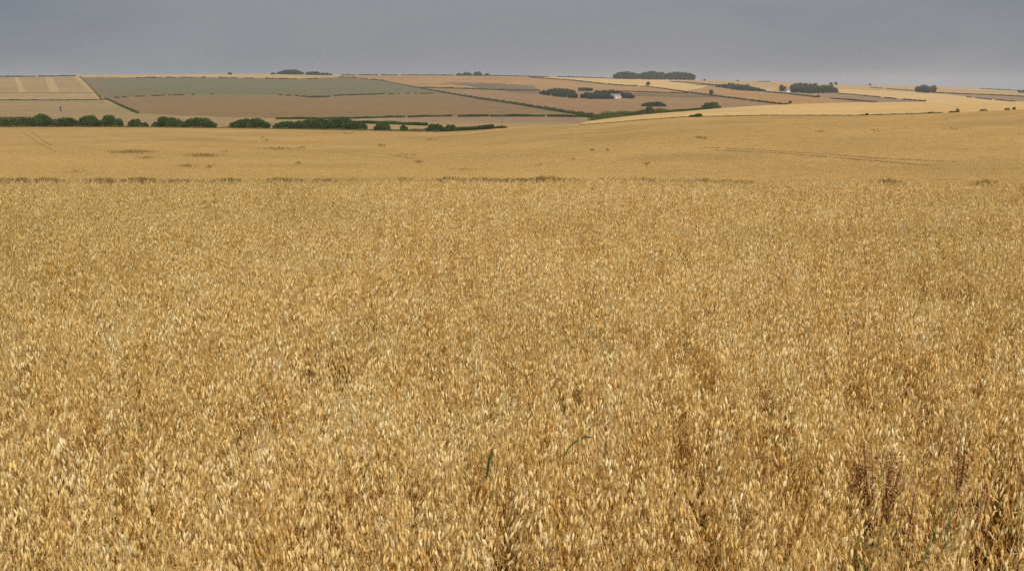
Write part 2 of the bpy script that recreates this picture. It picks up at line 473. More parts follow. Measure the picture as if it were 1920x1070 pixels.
FIELDS = [   # name, label, polygon in photo points, material
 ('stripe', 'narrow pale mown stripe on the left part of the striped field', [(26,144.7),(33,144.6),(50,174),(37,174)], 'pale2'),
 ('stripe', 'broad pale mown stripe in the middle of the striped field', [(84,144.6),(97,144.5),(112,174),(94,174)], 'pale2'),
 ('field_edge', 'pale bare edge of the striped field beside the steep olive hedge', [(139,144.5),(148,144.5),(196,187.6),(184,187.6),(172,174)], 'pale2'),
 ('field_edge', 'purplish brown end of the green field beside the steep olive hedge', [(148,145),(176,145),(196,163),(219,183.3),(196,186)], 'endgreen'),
 ('cloud_shade', 'dark band of painted cloud shade in the orange field under the mid skyline', [(820,156.5),(850,155),(900,155),(960,158.5),(1000,161),(1012,168.5),(960,168.5),(900,166.5),(880,162)], 'bare'),  # these dark pieces put cloud shadow into the ground colour
 ('cloud_shade', 'dark strip of painted cloud shade below the level hedge left of the leaf-shaped wood', [(935,170),(1012,172),(1012,176),(985,175.5),(955,173)], 'bare'),
 ('cloud_shade', 'dark band of painted cloud shade right of the farmhouse wood under the hedge', [(1187,173.5),(1290,176),(1331,179.5),(1350,183.5),(1300,183.2),(1240,181.5),(1187,180.5)], 'bare'),
 ('cloud_shade', 'small dark wedge of painted cloud shade under the hedge left of the tapering wood', [(1280,155.5),(1342,160.2),(1352,163.5),(1310,160)], 'bare'),
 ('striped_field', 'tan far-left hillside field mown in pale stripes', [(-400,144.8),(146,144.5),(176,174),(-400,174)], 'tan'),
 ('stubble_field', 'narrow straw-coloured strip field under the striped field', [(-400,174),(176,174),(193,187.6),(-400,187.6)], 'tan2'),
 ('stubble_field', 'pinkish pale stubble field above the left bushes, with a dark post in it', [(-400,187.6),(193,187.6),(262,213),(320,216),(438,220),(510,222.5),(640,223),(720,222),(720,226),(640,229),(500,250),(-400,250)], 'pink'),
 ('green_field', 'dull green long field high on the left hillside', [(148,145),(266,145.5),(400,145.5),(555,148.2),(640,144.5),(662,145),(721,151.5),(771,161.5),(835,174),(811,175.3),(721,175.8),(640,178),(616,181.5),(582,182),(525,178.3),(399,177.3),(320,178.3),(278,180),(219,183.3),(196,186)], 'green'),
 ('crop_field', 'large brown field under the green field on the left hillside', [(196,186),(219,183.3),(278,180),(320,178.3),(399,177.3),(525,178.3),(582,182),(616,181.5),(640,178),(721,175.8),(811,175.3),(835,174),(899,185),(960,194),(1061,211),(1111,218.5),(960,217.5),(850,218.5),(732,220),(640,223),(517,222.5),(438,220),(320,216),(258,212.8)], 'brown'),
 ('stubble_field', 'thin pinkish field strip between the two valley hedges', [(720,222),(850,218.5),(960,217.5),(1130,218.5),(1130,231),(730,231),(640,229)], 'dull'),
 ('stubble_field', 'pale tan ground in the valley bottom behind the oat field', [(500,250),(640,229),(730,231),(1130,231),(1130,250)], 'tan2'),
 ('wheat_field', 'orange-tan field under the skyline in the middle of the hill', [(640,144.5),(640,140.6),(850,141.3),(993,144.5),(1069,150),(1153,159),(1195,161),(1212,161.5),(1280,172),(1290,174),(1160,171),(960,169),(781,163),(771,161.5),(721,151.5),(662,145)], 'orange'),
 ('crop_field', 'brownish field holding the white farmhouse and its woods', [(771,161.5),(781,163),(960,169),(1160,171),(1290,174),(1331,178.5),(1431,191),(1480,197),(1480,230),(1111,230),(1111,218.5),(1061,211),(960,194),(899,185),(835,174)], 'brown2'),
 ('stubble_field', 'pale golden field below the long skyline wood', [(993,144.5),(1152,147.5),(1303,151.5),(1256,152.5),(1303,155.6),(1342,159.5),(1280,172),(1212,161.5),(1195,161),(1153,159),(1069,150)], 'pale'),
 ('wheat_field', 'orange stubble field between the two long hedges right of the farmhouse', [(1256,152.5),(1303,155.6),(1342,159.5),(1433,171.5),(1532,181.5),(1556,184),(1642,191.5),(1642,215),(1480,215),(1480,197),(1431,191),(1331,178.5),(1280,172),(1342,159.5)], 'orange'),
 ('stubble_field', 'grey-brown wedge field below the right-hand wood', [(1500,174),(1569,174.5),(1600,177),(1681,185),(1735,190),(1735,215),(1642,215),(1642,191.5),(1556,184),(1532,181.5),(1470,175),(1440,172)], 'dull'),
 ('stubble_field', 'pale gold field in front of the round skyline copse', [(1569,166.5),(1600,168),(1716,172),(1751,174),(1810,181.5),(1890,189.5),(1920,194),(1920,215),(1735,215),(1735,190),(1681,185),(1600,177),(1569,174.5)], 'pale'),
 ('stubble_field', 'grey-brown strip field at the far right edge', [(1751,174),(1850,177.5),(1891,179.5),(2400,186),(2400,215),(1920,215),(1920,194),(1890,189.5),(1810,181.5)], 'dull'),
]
assigned = np.zeros(len(FACES), bool)


def ground_piece(name, mask, mat, label):
    f = FACES[mask]
    u, inv = np.unique(f.ravel(), return_inverse=True)
    o = mesh_obj(name, VV[u], inv.reshape(-1, 4), mat, smooth=True)
    return tag(o, label, None, None, 'structure')


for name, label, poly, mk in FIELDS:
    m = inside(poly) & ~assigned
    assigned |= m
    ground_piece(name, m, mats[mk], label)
m = (seg == KE) & ~assigned
ground_piece('stubble_field', m, mats['pale'], 'bright pale field on the spur at the right, behind the oat field'); assigned |= m
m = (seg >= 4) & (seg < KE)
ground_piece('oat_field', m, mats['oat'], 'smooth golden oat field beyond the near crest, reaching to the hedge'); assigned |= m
m = (seg < 4) & ~assigned
ground_piece('soil', m, mats['soil'], 'bare soil under the near oats'); assigned |= m
ground_piece('hills', ~assigned, mats['hill'], 'pale straw-coloured hilltop land along the skyline and beyond')

# ------------------------------------------------------------------ foliage
LEAF = leaf_mat('hedge_leaves', lin(54,70,36), lin(94,114,54))
LEAF_DARK = leaf_mat('wood_leaves', lin(52,66,42), lin(86,102,58))
LEAF_OLIVE = leaf_mat('bank_grass', lin(104,104,56), lin(150,138,82))
LEAF_DRY = leaf_mat('dry_weeds', lin(92,72,44), lin(136,106,62))
LEAF_STALK = leaf_mat('bare_stalks', lin(104,84,52), lin(152,124,76), 0.1)
BARK = plain_mat('bark', lin(70,58,46), lin(96,82,66), 2.0)


def leaves(P, size, tint, up=0.3):
    """a four-cornered leaf clump at every point"""
    n = len(P)
    a = RNG.normal(size=(n, 3)); a /= np.linalg.norm(a, axis=1)[:, None]
    b = RNG.normal(size=(n, 3)); b[:, 2] *= (1-up); b -= (b*a).sum(1)[:, None]*a; b /= np.linalg.norm(b, axis=1)[:, None]
    s = (size*RNG.uniform(0.6, 1.35, n))[:, None]
    V = np.stack([P - a*s*0.5, P + b*s*0.36, P + a*s*0.5, P - b*s*0.36], 1).reshape(-1, 3)
    return V, np.arange(4*n).reshape(-1, 4), np.repeat(tint, 4)


def lobe_points(lobes, density, size):
    """points through a set of ellipsoid lobes (cx,cy,cz,rx,ry,rz), thicker toward their skins"""
    out, tn = [], []
    for (cx, cy, cz, rx, ry, rz) in lobes:
        area = 4*math.pi*((rx*ry)**1.6/3 + (rx*rz)**1.6/3 + (ry*rz)**1.6/3)**(1/1.6)
        n = max(14, int(density*area/(size*size*0.36)))
        d = RNG.normal(size=(n, 3)); d /= np.linalg.norm(d, axis=1)[:, None]
        ph = RNG.uniform(0, 6.28, 6)
        bump = 1 + 0.13*np.sin(3.1*d[:, 0]*2 + ph[0])*np.sin(2.7*d[:, 2]*2 + ph[1]) + 0.10*np.sin(7*d[:, 1] + ph[2])*np.sin(6*d[:, 2]+5*d[:, 0] + ph[3])
        r = RNG.uniform(0.25, 1.0, n)**0.45*bump + RNG.normal(0, 0.035, n)
        out.append(np.array([cx, cy, cz]) + d*r[:, None]*np.array([rx, ry, rz]))
        tn.append(np.clip(RNG.normal(0.42, 0.2) + RNG.normal(0, 0.2, n), 0, 1))
    return np.concatenate(out), np.concatenate(tn)


def foliage(name, lobes, size, mat, parent=None, at=None, density=1.6, floor=None):
    P, t = lobe_points(lobes, density, size)
    if floor is not None: k = P[:, 2] > floor; P, t = P[k], t[k]
    V, f, tt = leaves(P, size, t)
    return mesh_obj(name, V, f, mat, parent, at, tint=tt)


def loc_e(px, ext):
    """a point the given metres behind the far edge of the oat field"""
    a = float(ray(px, np.interp(px, [q for q, _ in E_Y], [q for _, q in E_Y]))[0])
    d = knots(a)[0][KE, 0] + ext
    return np.array([d*math.sin(a), d*math.cos(a), float(height(d*math.sin(a), d*math.cos(a))[0])])


def top_h(p, px, py):
    """height above p at which something there shows its top at photo row py"""
    return float(ray(px, py)[1]*np.hypot(p[0], p[1]) - p[2])


def bush(px0, px1, ytop, ybase, label, group=None, name='bush', n=None, mat=None, k0=None, k1=None, ext=None):
    mid = (px0+px1)/2
    if ext is not None: p = loc_e(mid, ext); s = mpp(p); H = top_h(p, mid, ytop)
    else: p = loc(mid, ybase, k0, k1); s = mpp(p); H = (ybase-ytop)*s
    W = (px1-px0)*s*1.1
    ph = [random.uniform(0, 6.28) for _ in range(3)]
    m = max(3, int(W/H*3.2)); pw = random.uniform(2.4, 3.6)
    lobes = []
    for i in range(m):
        c = (i+0.5+random.uniform(-.25, .25))/m*2 - 1
        env = max(0.3, (1 - abs(c)**pw))**0.5*(1 + 0.07*math.sin(c*4+ph[0]) + 0.05*math.sin(c*9+ph[1]))
        h = H*min(env, 1.03)*random.uniform(0.93, 1.03)
        rx = min(W*0.5, max(W/m*0.95, h*0.3)); rz = h*random.uniform(0.3, 0.42)
        cx = c*(W*0.5 - rx*0.62)
        lobes.append((cx, random.uniform(-0.15, 0.25)*H, h-rz, rx, h*random.uniform(0.35, 0.5), rz))
        lobes.append((cx, random.uniform(-0.3, 0.1)*H, h*0.36, rx*1.02, h*0.5, h*0.37))
        if random.random() < 0.5:
            q = h*random.uniform(.12, .2)
            lobes.append((cx+random.uniform(-.6, .6)*rx, -random.uniform(0.1, .4)*H, h*random.uniform(0.45, 0.9), q*1.3, q, q))
    o = foliage(name, lobes, max(0.24, 1.05*s), mat or LEAF, None, p, 1.25, floor=-0.3)
    return tag(o, label, 'bush', group)


def tree(px, ytop, ybase, wpx, label, group=None, k0=None, k1=None, trunk_frac=0.25, p=None):
    p = loc(px, ybase, k0, k1) if p is None else p
    s = mpp(p); H, W = (ybase-ytop)*s, wpx*s
    root = empty('tree', p)
    tag(root, label, 'tree', group)
    g = Geo(); r = H*0.035 + 0.05
    th = H*0.62
    full = trunk_frac < 0.15
    g.tube([(0, 0, -0.2), (0.02*H, 0, th*0.4), (0, 0.02*H, th)], [r, r*0.8, r*0.35], 7)
    for i in range(5):
        a = i*1.257 + random.random(); z0 = H*random.uniform(trunk_frac, 0.5)
        g.tube([(0, 0, z0), (math.cos(a)*W*0.2, math.sin(a)*W*0.2, z0+H*0.12), (math.cos(a)*W*0.34, math.sin(a)*W*0.34, z0+H*0.26)], [r*0.45, r*0.3, r*0.12], 5)
    g.build('trunk', BARK, root)
    lobes = []; cb = H*trunk_frac
    for i in range(9):
        a = random.uniform(0, 6.28); q = random.uniform(0.1, 0.62)
        z = cb + (H-cb)*random.uniform(0.25, 0.82)
        rr = W*random.uniform(0.2, 0.3)
        k = 1 - max(0, (z-cb)/(H-cb) - 0.55)*1.2
        lobes.append((math.cos(a)*q*W*0.5*k, math.sin(a)*q*W*0.5*k, z, rr, rr, min(rr*0.9, H-z+0.1*H)))
    lobes.append((0, 0, cb+(H-cb)*0.55, W*0.36, W*0.36, (H-cb)*0.45))
    if full: lobes.append((0, 0, H*.34, W*0.5, W*0.42, H*0.3)); lobes.append((0, 0, H*.66, W*0.5, W*0.42, H*0.3))
    foliage('crown', lobes, max(0.3, 0.95*s), LEAF_DARK, root, None, 1.3)
    return root


def hedge(path, hpx, label, group=None, mat=None, gaps=(), k0=None, k1=None, name='hedge', rough=0.35, leaf=None, width=1.1, hmul=None, cat='hedge', kind=None, dens=1.0, ext=None):
    """a hedge along photo points; hpx its height there in photo pixels; gaps as fractions of its run"""
    P = []
    for (x0, y0), (x1, y1) in zip(path[:-1], path[1:]):
        m = max(2, int(abs(x1-x0)/5 + abs(y1-y0)))
        P += [loc_e(x0+(x1-x0)*i/m, ext) if ext is not None else loc(x0+(x1-x0)*i/m, y0+(y1-y0)*i/m, k0, k1) for i in range(m)]
    P.append(loc_e(path[-1][0], ext) if ext is not None else loc(*path[-1], k0, k1)); P = np.array(P)
    L = np.concatenate([[0], np.cumsum(np.linalg.norm(np.diff(P, axis=0), axis=1))]); tot = L[-1]
    s = np.linalg.norm(P, axis=1).mean()/F; h = hpx*s if ext is None else top_h(P[len(P)//2], path[0][0]/2+path[-1][0]/2, np.interp(path[0][0]/2+path[-1][0]/2, [q for q, _ in path], [q for _, q in path])); size = leaf or max(0.22, 1.0*s)
    ph = RNG.uniform(0, 6.28, 8)
    # leaves needed depends on the face seen from the side and above
    n = int(dens*3.2*tot*(h*1.6 + h*width)/(size*size*0.36)); n = min(max(n, 60), 26000)
    t = RNG.uniform(0, tot, n)
    prof = 1 + rough*(0.5*np.sin(t/(h*3.1)+ph[0]) + 0.35*np.sin(t/(h*1.3)+ph[1]) + 0.4*np.sin(t/(h*9)+ph[2])*np.sin(t/(h*5.3)+ph[3]))
    if hmul: prof = prof*np.interp(t/tot, [q for q, _ in hmul], [q for _, q in hmul])
    prof = np.maximum(prof, 0.2)
    keep = np.ones(n, bool)
    for g0, g1 in gaps: keep &= ~((t/tot > g0) & (t/tot < g1))
    c = np.stack([np.interp(t, L, P[:, i]) for i in range(3)], 1)
    tan = np.stack([np.interp(t+0.5, L, P[:, i]) - np.interp(t-0.5, L, P[:, i]) for i in range(3)], 1)
    nrm = np.stack([tan[:, 1], -tan[:, 0]], 1); nrm /= np.linalg.norm(nrm, axis=1)[:, None] + 1e-9
    a = RNG.uniform(0, np.pi, n); r = RNG.uniform(0.2, 1, n)**0.45
    off = np.cos(a)*r*h*width*0.5; zz = np.sin(a)*r*h*prof
    zz = np.where(RNG.random(n) < 0.35, RNG.uniform(0, 0.7, n)*h*prof, zz)
    Q = c.copy(); Q[:, 0] += nrm[:, 0]*off; Q[:, 1] += nrm[:, 1]*off; Q[:, 2] += zz
    tint = np.clip(0.42 + 0.22*np.sin(t/(h*4)+ph[4]) + RNG.normal(0, 0.2, n), 0, 1)
    Q, tint = Q[keep], tint[keep]
    o0 = P[0]
    V, f, tt = leaves(Q - o0, size, tint)
    o = mesh_obj(name, V, f, mat or LEAF_DARK, None, o0, tint=tt)
    return tag(o, label, cat, group, kind)


def wood(base, top, hpx, label, wpx=6, name='wood'):
    """a wood that reads as one mass: crowns over the ground between its base line and its top line"""
    bx = [q for q, _ in base]; tx = [q for q, _ in top]
    x = bx[0] + wpx*0.3; lobes = []; origin = loc(bx[len(bx)//2], base[len(bx)//2][1])
    while x < bx[-1]:
        yb = np.interp(x, bx, [q for _, q in base]); yt = np.interp(x, tx, [q for _, q in top])
        y = yb; hh = min(hpx, max(1.5, yb-yt))
        while True:
            p = loc(x + random.uniform(-1, 1)*wpx*0.3, y); s = mpp(p)
            H = hh*s*random.uniform(0.86, 1.06); W = wpx*s*random.uniform(0.8, 1.15)
            q = p - origin
            lobes.append((q[0], q[1], q[2]+H*0.55, W*0.62, W*0.62, H*0.47))
            if y == yb: lobes.append((q[0], q[1], q[2]+H*0.28, W*0.55, W*0.5, H*0.3))
            for _ in range(2):
                lobes.append((q[0]+random.uniform(-.4, .4)*W, q[1]-random.uniform(0, .4)*W, q[2]+H*random.uniform(.5, .85), W*.3, W*.3, H*.16))
            y -= hh*0.4
            if y - hh < yt - 0.3: break
        x += wpx*0.62
    s = mpp(origin)
    o = foliage(name, lobes, max(0.5, 0.95*s), LEAF_DARK, None, origin, 1.15)
    return tag(o, label, 'wood', None, 'stuff')


# ---- the row of bushes at the far end of the oat field
G1 = 'bushes along the far edge of the oat field'
EB = dict(ext=6)
hedge([(-60,217.5),(96,217.5)], 19, 'long dark green hedge at the left edge of the photo', None, LEAF, rough=0.14, width=0.9, ext=6, leaf=0.36)
bush(62, 100, 213.5, 239.5, 'bushy tree-like crown rising above the left-edge hedge', G1, **EB)
bush(97, 148, 220.5, 239.5, 'low even bush joining the left-edge hedge to a taller round bush', G1, **EB)
bush(147, 186, 216.5, 239.5, 'round bush with pale stems, left one of two tall neighbours', G1, **EB)
bush(187, 222, 215.5, 239.5, 'tall round bush with a ragged twiggy right side', G1, **EB)
bush(219, 229, 222, 239.5, 'thin twiggy olive shrub against the side of a tall round bush', G1, **EB)
bush(241, 266, 223, 239.5, 'small rounded bush standing in the gap in the row', G1, **EB)
bush(262, 278, 229, 239.5, 'low shrub at the right foot of the small rounded bush', G1, **EB)
bush(286, 300, 228, 240, 'tiny shrub at the left foot of a broad domed bush', G1, **EB)
bush(293, 341, 218, 240, 'broad domed bush touching an equally wide flat-topped one', G1, **EB)
bush(338, 403, 220, 241, 'wide flat-topped bush sloping down to the right', G1, **EB)
bush(433, 505, 221.5, 242.5, 'wide dome-shaped bush standing alone with clear gaps on both sides', G1, **EB)
bush(514, 560, 227, 243.5, 'low bright green bush at the left end of the longest thicket', G1, **EB)
bush(545, 676, 221, 244, 'longest low green thicket in the row of bushes', G1, **EB)
bush(645, 658, 221, 236, 'pointed little bush poking up behind the long thicket', G1, ext=30)
bush(675, 689, 231.5, 244.5, 'small dark round bush at the right end of the longest thicket', G1, **EB)
bush(703, 731, 229, 244.5, 'squat dark green bush left of the small narrow one', G1, **EB)
bush(751, 764, 233, 245, 'small narrow bush standing alone before pale ground', G1, **EB)
bush(800, 834, 231.5, 244, 'grey-green lumpy bush where the oat field dips lowest', G1, **EB)
bush(832, 858, 233, 244, 'olive rounded shrub left of the low clipped hedge', G1, **EB)
hedge([(856,235.8),(925,236.2)], 8, 'low dense hedge behind the dip in the oat field', None, LEAF, rough=0.12, ext=6)
bush(927, 951, 236, 241, 'last little low bush before the oat slope rises to the right', G1, **EB)
hedge([(655,231),(720,233),(801,236)], 6, 'dark hedge slanting down behind the squat bushes', None, LEAF, rough=0.25)
hedge([(517,224),(640,223.5),(732,221),(848,218.6)], 3.6, 'long valley hedge running right from above the longest thicket', None, LEAF, rough=0.25, gaps=[(0.73,0.745)])
hedge([(859,219.5),(916,218.5)], 4.2, 'short trimmed length of valley hedge between two gaps', None, LEAF, rough=0.12)
hedge([(919,219),(1000,218.8),(1111,220)], 4.2, 'valley hedge between the trimmed length and the diagonal hedge', None, LEAF, rough=0.2, gaps=[(0.55,0.57)])
hedge([(92,226),(232,226)], 12, 'low dark growth filling the feet of the tall bushes at left', None, LEAF, rough=0.3, ext=9, leaf=0.36)
# rough grass at the feet of the bushes
hedge([(-40,237),(320,237.5),(480,239.3),(640,241.8),(760,244),(825,245.4)], 2.6, 'rough green-yellow grass at the feet of the bushes', None, LEAF_OLIVE, name='rough_grass', rough=0.6, ext=2.5, cat='grass', kind='stuff', dens=1.2)
hedge([(690,244),(760,246),(830,246)], 3.5, 'weedy olive bank below the squat bushes', None, LEAF_OLIVE, name='rough_grass', rough=0.6, k0=KE, k1=KK, cat='grass', kind='stuff', width=3)
# ---- right spur
hedge([(1106,227.5),(1128,224.5),(1196,217),(1280,210),(1326,207)], 10, 'thick green hedge behind the brow of the pale spur field', None, LEAF, rough=0.3, hmul=[(0,1.25),(0.35,1.0),(0.6,0.9),(0.75,0.6),(1,0.35)], k0=KS, k1=KK)
bush(1211, 1225, 199, 211, 'roundish tree-like bush rising out of the thick spur hedge', None, n=1, k0=KS, k1=KK)
bush(1205, 1247, 191, 200, 'flat-topped thorn clump with a low tail on its right', None, n=3)
bush(1317, 1349, 192, 205, 'rounded dark bush peeping over the brow of the pale spur field', None, n=2)
hedge([(1085,234.8),(1128,232.4),(1196,226.4),(1280,220.4),(1431,217.4),(1600,217.4),(1709,214.4),(1768,212.4)], 1.2, 'thin olive grass margin between the oats and the pale spur field', None, LEAF_OLIVE, name='field_margin', rough=0.35, width=2.0, k0=KE, k1=KS, cat='grass', kind='stuff', leaf=0.2)
for i, (a, b, t, bs, lb) in enumerate([
    (1302,1316,213,219.6,'little ragged bush on the grass margin at the left of the pale spur'),
    (1292,1303,216,220,'low weedy tuft beside the ragged bush on the grass margin'),
    (1622,1628,213.5,217.4,'tiny weed tuft on the middle of the grass margin'),
    (1740,1752,211,213.6,'low brown weed clump where the grass margin thins out'),
    (1793,1798,204.5,211,'thin upright dry weed on the field boundary at the right'),
    (1780,1793,209.5,211.5,'flat weed clump left of the thin upright weed'),
    (1838,1850,206,208.8,'brown tufted weeds between two upright weeds at the right'),
    (1884,1893,204,207,'round brown weed tuft near the right edge'),
    (1899,1903,202,206.4,'small upright dark weed nearest the right edge')]):
    bush(a, b, t, bs, lb, 'weeds on the boundary of the pale spur field', n=2, mat=LEAF_OLIVE if i > 2 else LEAF, k0=KE, k1=KS, name='weed_clump')

# ---- hedges on the hill
hedge([(-60,144.6),(60,144.4),(143,143.4)], 2.0, 'dark straight hedge along the skyline at far left', None, rough=0.3, gaps=[(0.62,0.64)])
hedge([(0,174.5),(176,174.5)], 0.6, 'faint thin hedge under the striped field', None, LEAF_OLIVE, rough=0.5)
hedge([(0,188.4),(100,188.6),(193,188.2)], 1.5, 'thin dark hedge above the pinkish field at left', None, rough=0.3)
hedge([(150,144),(164,158),(178,173),(190,186)], 2.2, 'olive verge hedge running steeply down between striped and green fields', None, LEAF_OLIVE, rough=0.5)
hedge([(194,187.5),(202,187),(226,199),(258,213)], 3.2, 'dark hedge slanting down from the corner of the green field', None, LEAF, rough=0.25)
hedge([(255,146.5),(330,146),(400,146.5),(480,147.5),(557,149)], 1.5, 'broken line of dark shrubs along the top of the green field', None, rough=0.6, gaps=[(0.15,0.18),(0.24,0.26),(0.36,0.39),(0.42,0.5),(0.62,0.66),(0.72,0.8)])
hedge([(578,149),(640,145.2),(662,146),(721,152)], 1.5, 'patchy shrubs at the upper right corner of the green field', None, rough=0.6, gaps=[(0.12,0.4),(0.58,0.66),(0.75,0.8)])
hedge([(719,152.3),(745,157),(772,162.5),(835,175),(899,186),(960,195),(1061,212),(1112,219.5)], 3.0, 'long diagonal hedge falling rightwards across the hillside', None, rough=0.35, hmul=[(0,0.6),(0.3,0.8),(0.4,1.3),(1,1.2)])
hedge([(215,184),(240,182.5),(320,179),(345,179)], 1.6, 'dotted dark shrubs along the lower left edge of the green field', None, rough=0.6, gaps=[(0.08,0.14),(0.22,0.35),(0.5,0.6),(0.8,0.86)])
hedge([(359,178.4),(402,177.8)], 1.6, 'two lone shrubs in the gap of the boundary under the green field', None, rough=0.4, gaps=[(0.14,0.85)])
hedge([(522,178.6),(560,181),(582,183)], 1.7, 'small spaced shrubs left of the solid hedge under the green field', None, rough=0.5, gaps=[(0.12,0.22),(0.35,0.45),(0.55,0.62)])
hedge([(582,183.2),(618,182.2)], 2.6, 'short solid dark hedge under the middle of the green field', None, rough=0.15)
hedge([(627,180.5),(640,179.5),(721,177)], 1.9, 'straight low hedge under the right half of the green field', None, rough=0.25, gaps=[(0.1,0.14)])
hedge([(727,177),(813,176)], 1.4, 'row of separate dots of scrub at the right tip of the green field', None, rough=0.4, gaps=[(0.15,0.2),(0.25,0.4),(0.47,0.58),(0.63,0.7)])
hedge([(780,164.5),(860,166.5),(960,170.3),(1012,171)], 2.0, 'hedge running level from the diagonal hedge to the left wood', None, rough=0.3)
hedge([(640,141.2),(760,141.4),(848,142),(960,143.2),(1000,144.2),(1100,146),(1150,148)], 1.5, 'long thin dark skyline hedge left of the long wood', None, rough=0.3, gaps=[(0.05,0.06),(0.13,0.14),(0.2,0.215),(0.4,0.41),(0.75,0.78)])
hedge([(993,145.5),(1069,151),(1153,160),(1195,162)], 1.7, 'hedge slanting down from the skyline towards the lone round tree', None, rough=0.3, gaps=[(0.77,0.79)])
hedge([(1201,162.3),(1212,162.5),(1245,167),(1290,174),(1331,179.5),(1431,192),(1478,197.5)], 2.2, 'hedge from the lone round tree falling right to the pale spur', None, rough=0.3, hmul=[(0,0.8),(0.4,1.2),(1,0.9)], gaps=[(0.78,0.79)])
hedge([(1162,171.8),(1220,173.5),(1290,175.5)], 1.7, 'hedge running right from the farmhouse wood', None, rough=0.25)
hedge([(1256,153.4),(1303,156.5),(1345,160.6)], 1.6, 'hedge dropping from the skyline wood to the next wood', None, rough=0.4)
hedge([(1434,172.8),(1480,177),(1533,183)], 2.0, 'hedge running right below the two right-hand woods', None, rough=0.25)
hedge([(1557,185),(1600,189),(1644,192.2)], 1.8, 'dark hedge ending behind the brow of the pale spur', None, rough=0.25, hmul=[(0,0.8),(0.5,1.3),(1,0.8)])
hedge([(1569,175.4),(1600,178),(1681,186),(1735,190.5)], 1.4, 'ragged hedge slanting under the pale gold field', None, rough=0.5, gaps=[(0.55,0.6),(0.75,0.82)])
hedge([(1632,164.5),(1680,168.5),(1717,171.5)], 1.1, 'faint hedge left of the round skyline copse', None, rough=0.5, gaps=[(0.3,0.36)])
hedge([(1751,174.6),(1850,178.3),(1891,180.3),(1960,184)], 1.6, 'hedge running right from the round skyline copse', None, rough=0.3)
hedge([(1813,182.5),(1860,187.5),(1903,191)], 1.2, 'lowest ragged hedge at the right edge above the pale spur', None, rough=0.6, gaps=[(0.1,0.2),(0.6,0.66)])
hedge([(1838,166.8),(1880,169),(1960,173)], 1.1, 'thin skyline hedge at the far right', None, rough=0.4)
hedge([(1421,153.5),(1443,154)], 1.1, 'short dark strip of skyline scrub above the two right woods', None, rough=0.4)

# ---- skyline trees and shrubs
SK = 'scattered shrubs on the skyline'
bush(522, 567, 131.5, 140, 'domed skyline thicket, the largest at the left of the skyline', None, n=3, mat=LEAF_DARK, name='thicket')
bush(574, 600, 134.5, 141, 'ragged skyline shrubs right of the domed thicket', SK, n=4, mat=LEAF_DARK)
bush(598, 622, 137, 141.2, 'low tapering skyline scrub furthest right of the domed thicket', SK, n=4, mat=LEAF_DARK)
bush(508, 517, 136.5, 140, 'small skyline shrub just left of the domed thicket', SK, n=1, mat=LEAF_DARK)
bush(427, 435, 136.5, 140.2, 'lone dark skyline shrub far left of the domed thicket', SK, n=1, mat=LEAF_DARK)
for (a, b, t, lb) in [(855,866,137.5,'lowest left shrub of the skyline group in the middle'),(867,884,135.8,'bushy second tree of the skyline group in the middle'),
                      (888,903,134.8,'tallest tree of the skyline group in the middle'),(908,918,137.8,'small right-hand shrub of the skyline group in the middle')]:
    bush(a, b, t, 142, lb, 'tree group on the middle of the skyline', n=2, mat=LEAF_DARK)
for (px, t, b, w, lb) in [(1321,148.5,151.6,4,'speck of a shrub on the skyline just right of the long wood'),(1383,150,152.4,4,'lone skyline shrub above the left of the two right woods'),
                          (1558,154.8,159,6,'left of two skyline shrubs above the right-hand wood'),(1567,154.2,159.4,5,'right of two skyline shrubs above the right-hand wood'),
                          (1631,157,160.4,4,'lone skyline shrub between the right-hand wood and the round copse'),(1912,169.5,174,6,'left of two small trees at the right edge of the skyline'),(1920,169,174.4,7,'small tree cut by the right edge of the skyline')]:
    bush(px-w/2, px+w/2, t, b, lb, SK, n=1, mat=LEAF_DARK)
# the long wood on the skyline: its trees one by one
for i, (px, t, w) in enumerate([(1158,138,14),(1167,136.6,15),(1176,136.2,15),(1186,137.2,14),(1195,138.6,10),(1209,136.3,15),(1219,135.6,16),(1229,136,15),(1239,136.8,14),(1246,139,9),(1256,137.2,12),(1264,136.8,15),(1274,136.8,15),(1284,137.4,14),(1292,139,12),(1299,140.6,8)]):
    b = 147.5 + (px-1152)/150*2.8
    tree(px, t, b+0.6, w*1.3, 'tree of the long straight wood standing on the skyline' if 0 < i < 15 else ('leftmost tree of the long skyline wood, rounded outer side' if i == 0 else 'small end tree at the right of the long skyline wood'), 'trees of the long skyline wood', trunk_frac=0.06)
tree(1215, 154.5, 163, 8, 'lone round tree standing on the hedge under the skyline wood', trunk_frac=0.3)
tree(1333, 168.5, 178.8, 10, 'lone round tree on the long hedge right of the farmhouse', trunk_frac=0.2)
tree(1481, 189.8, 196.2, 7, 'small round tree at the end of the long hedge, by the pale spur', trunk_frac=0.15)
bush(1531, 1537, 178.5, 182.6, 'small shrub at the right end of the hedge below the right woods', n=1, mat=LEAF_DARK)

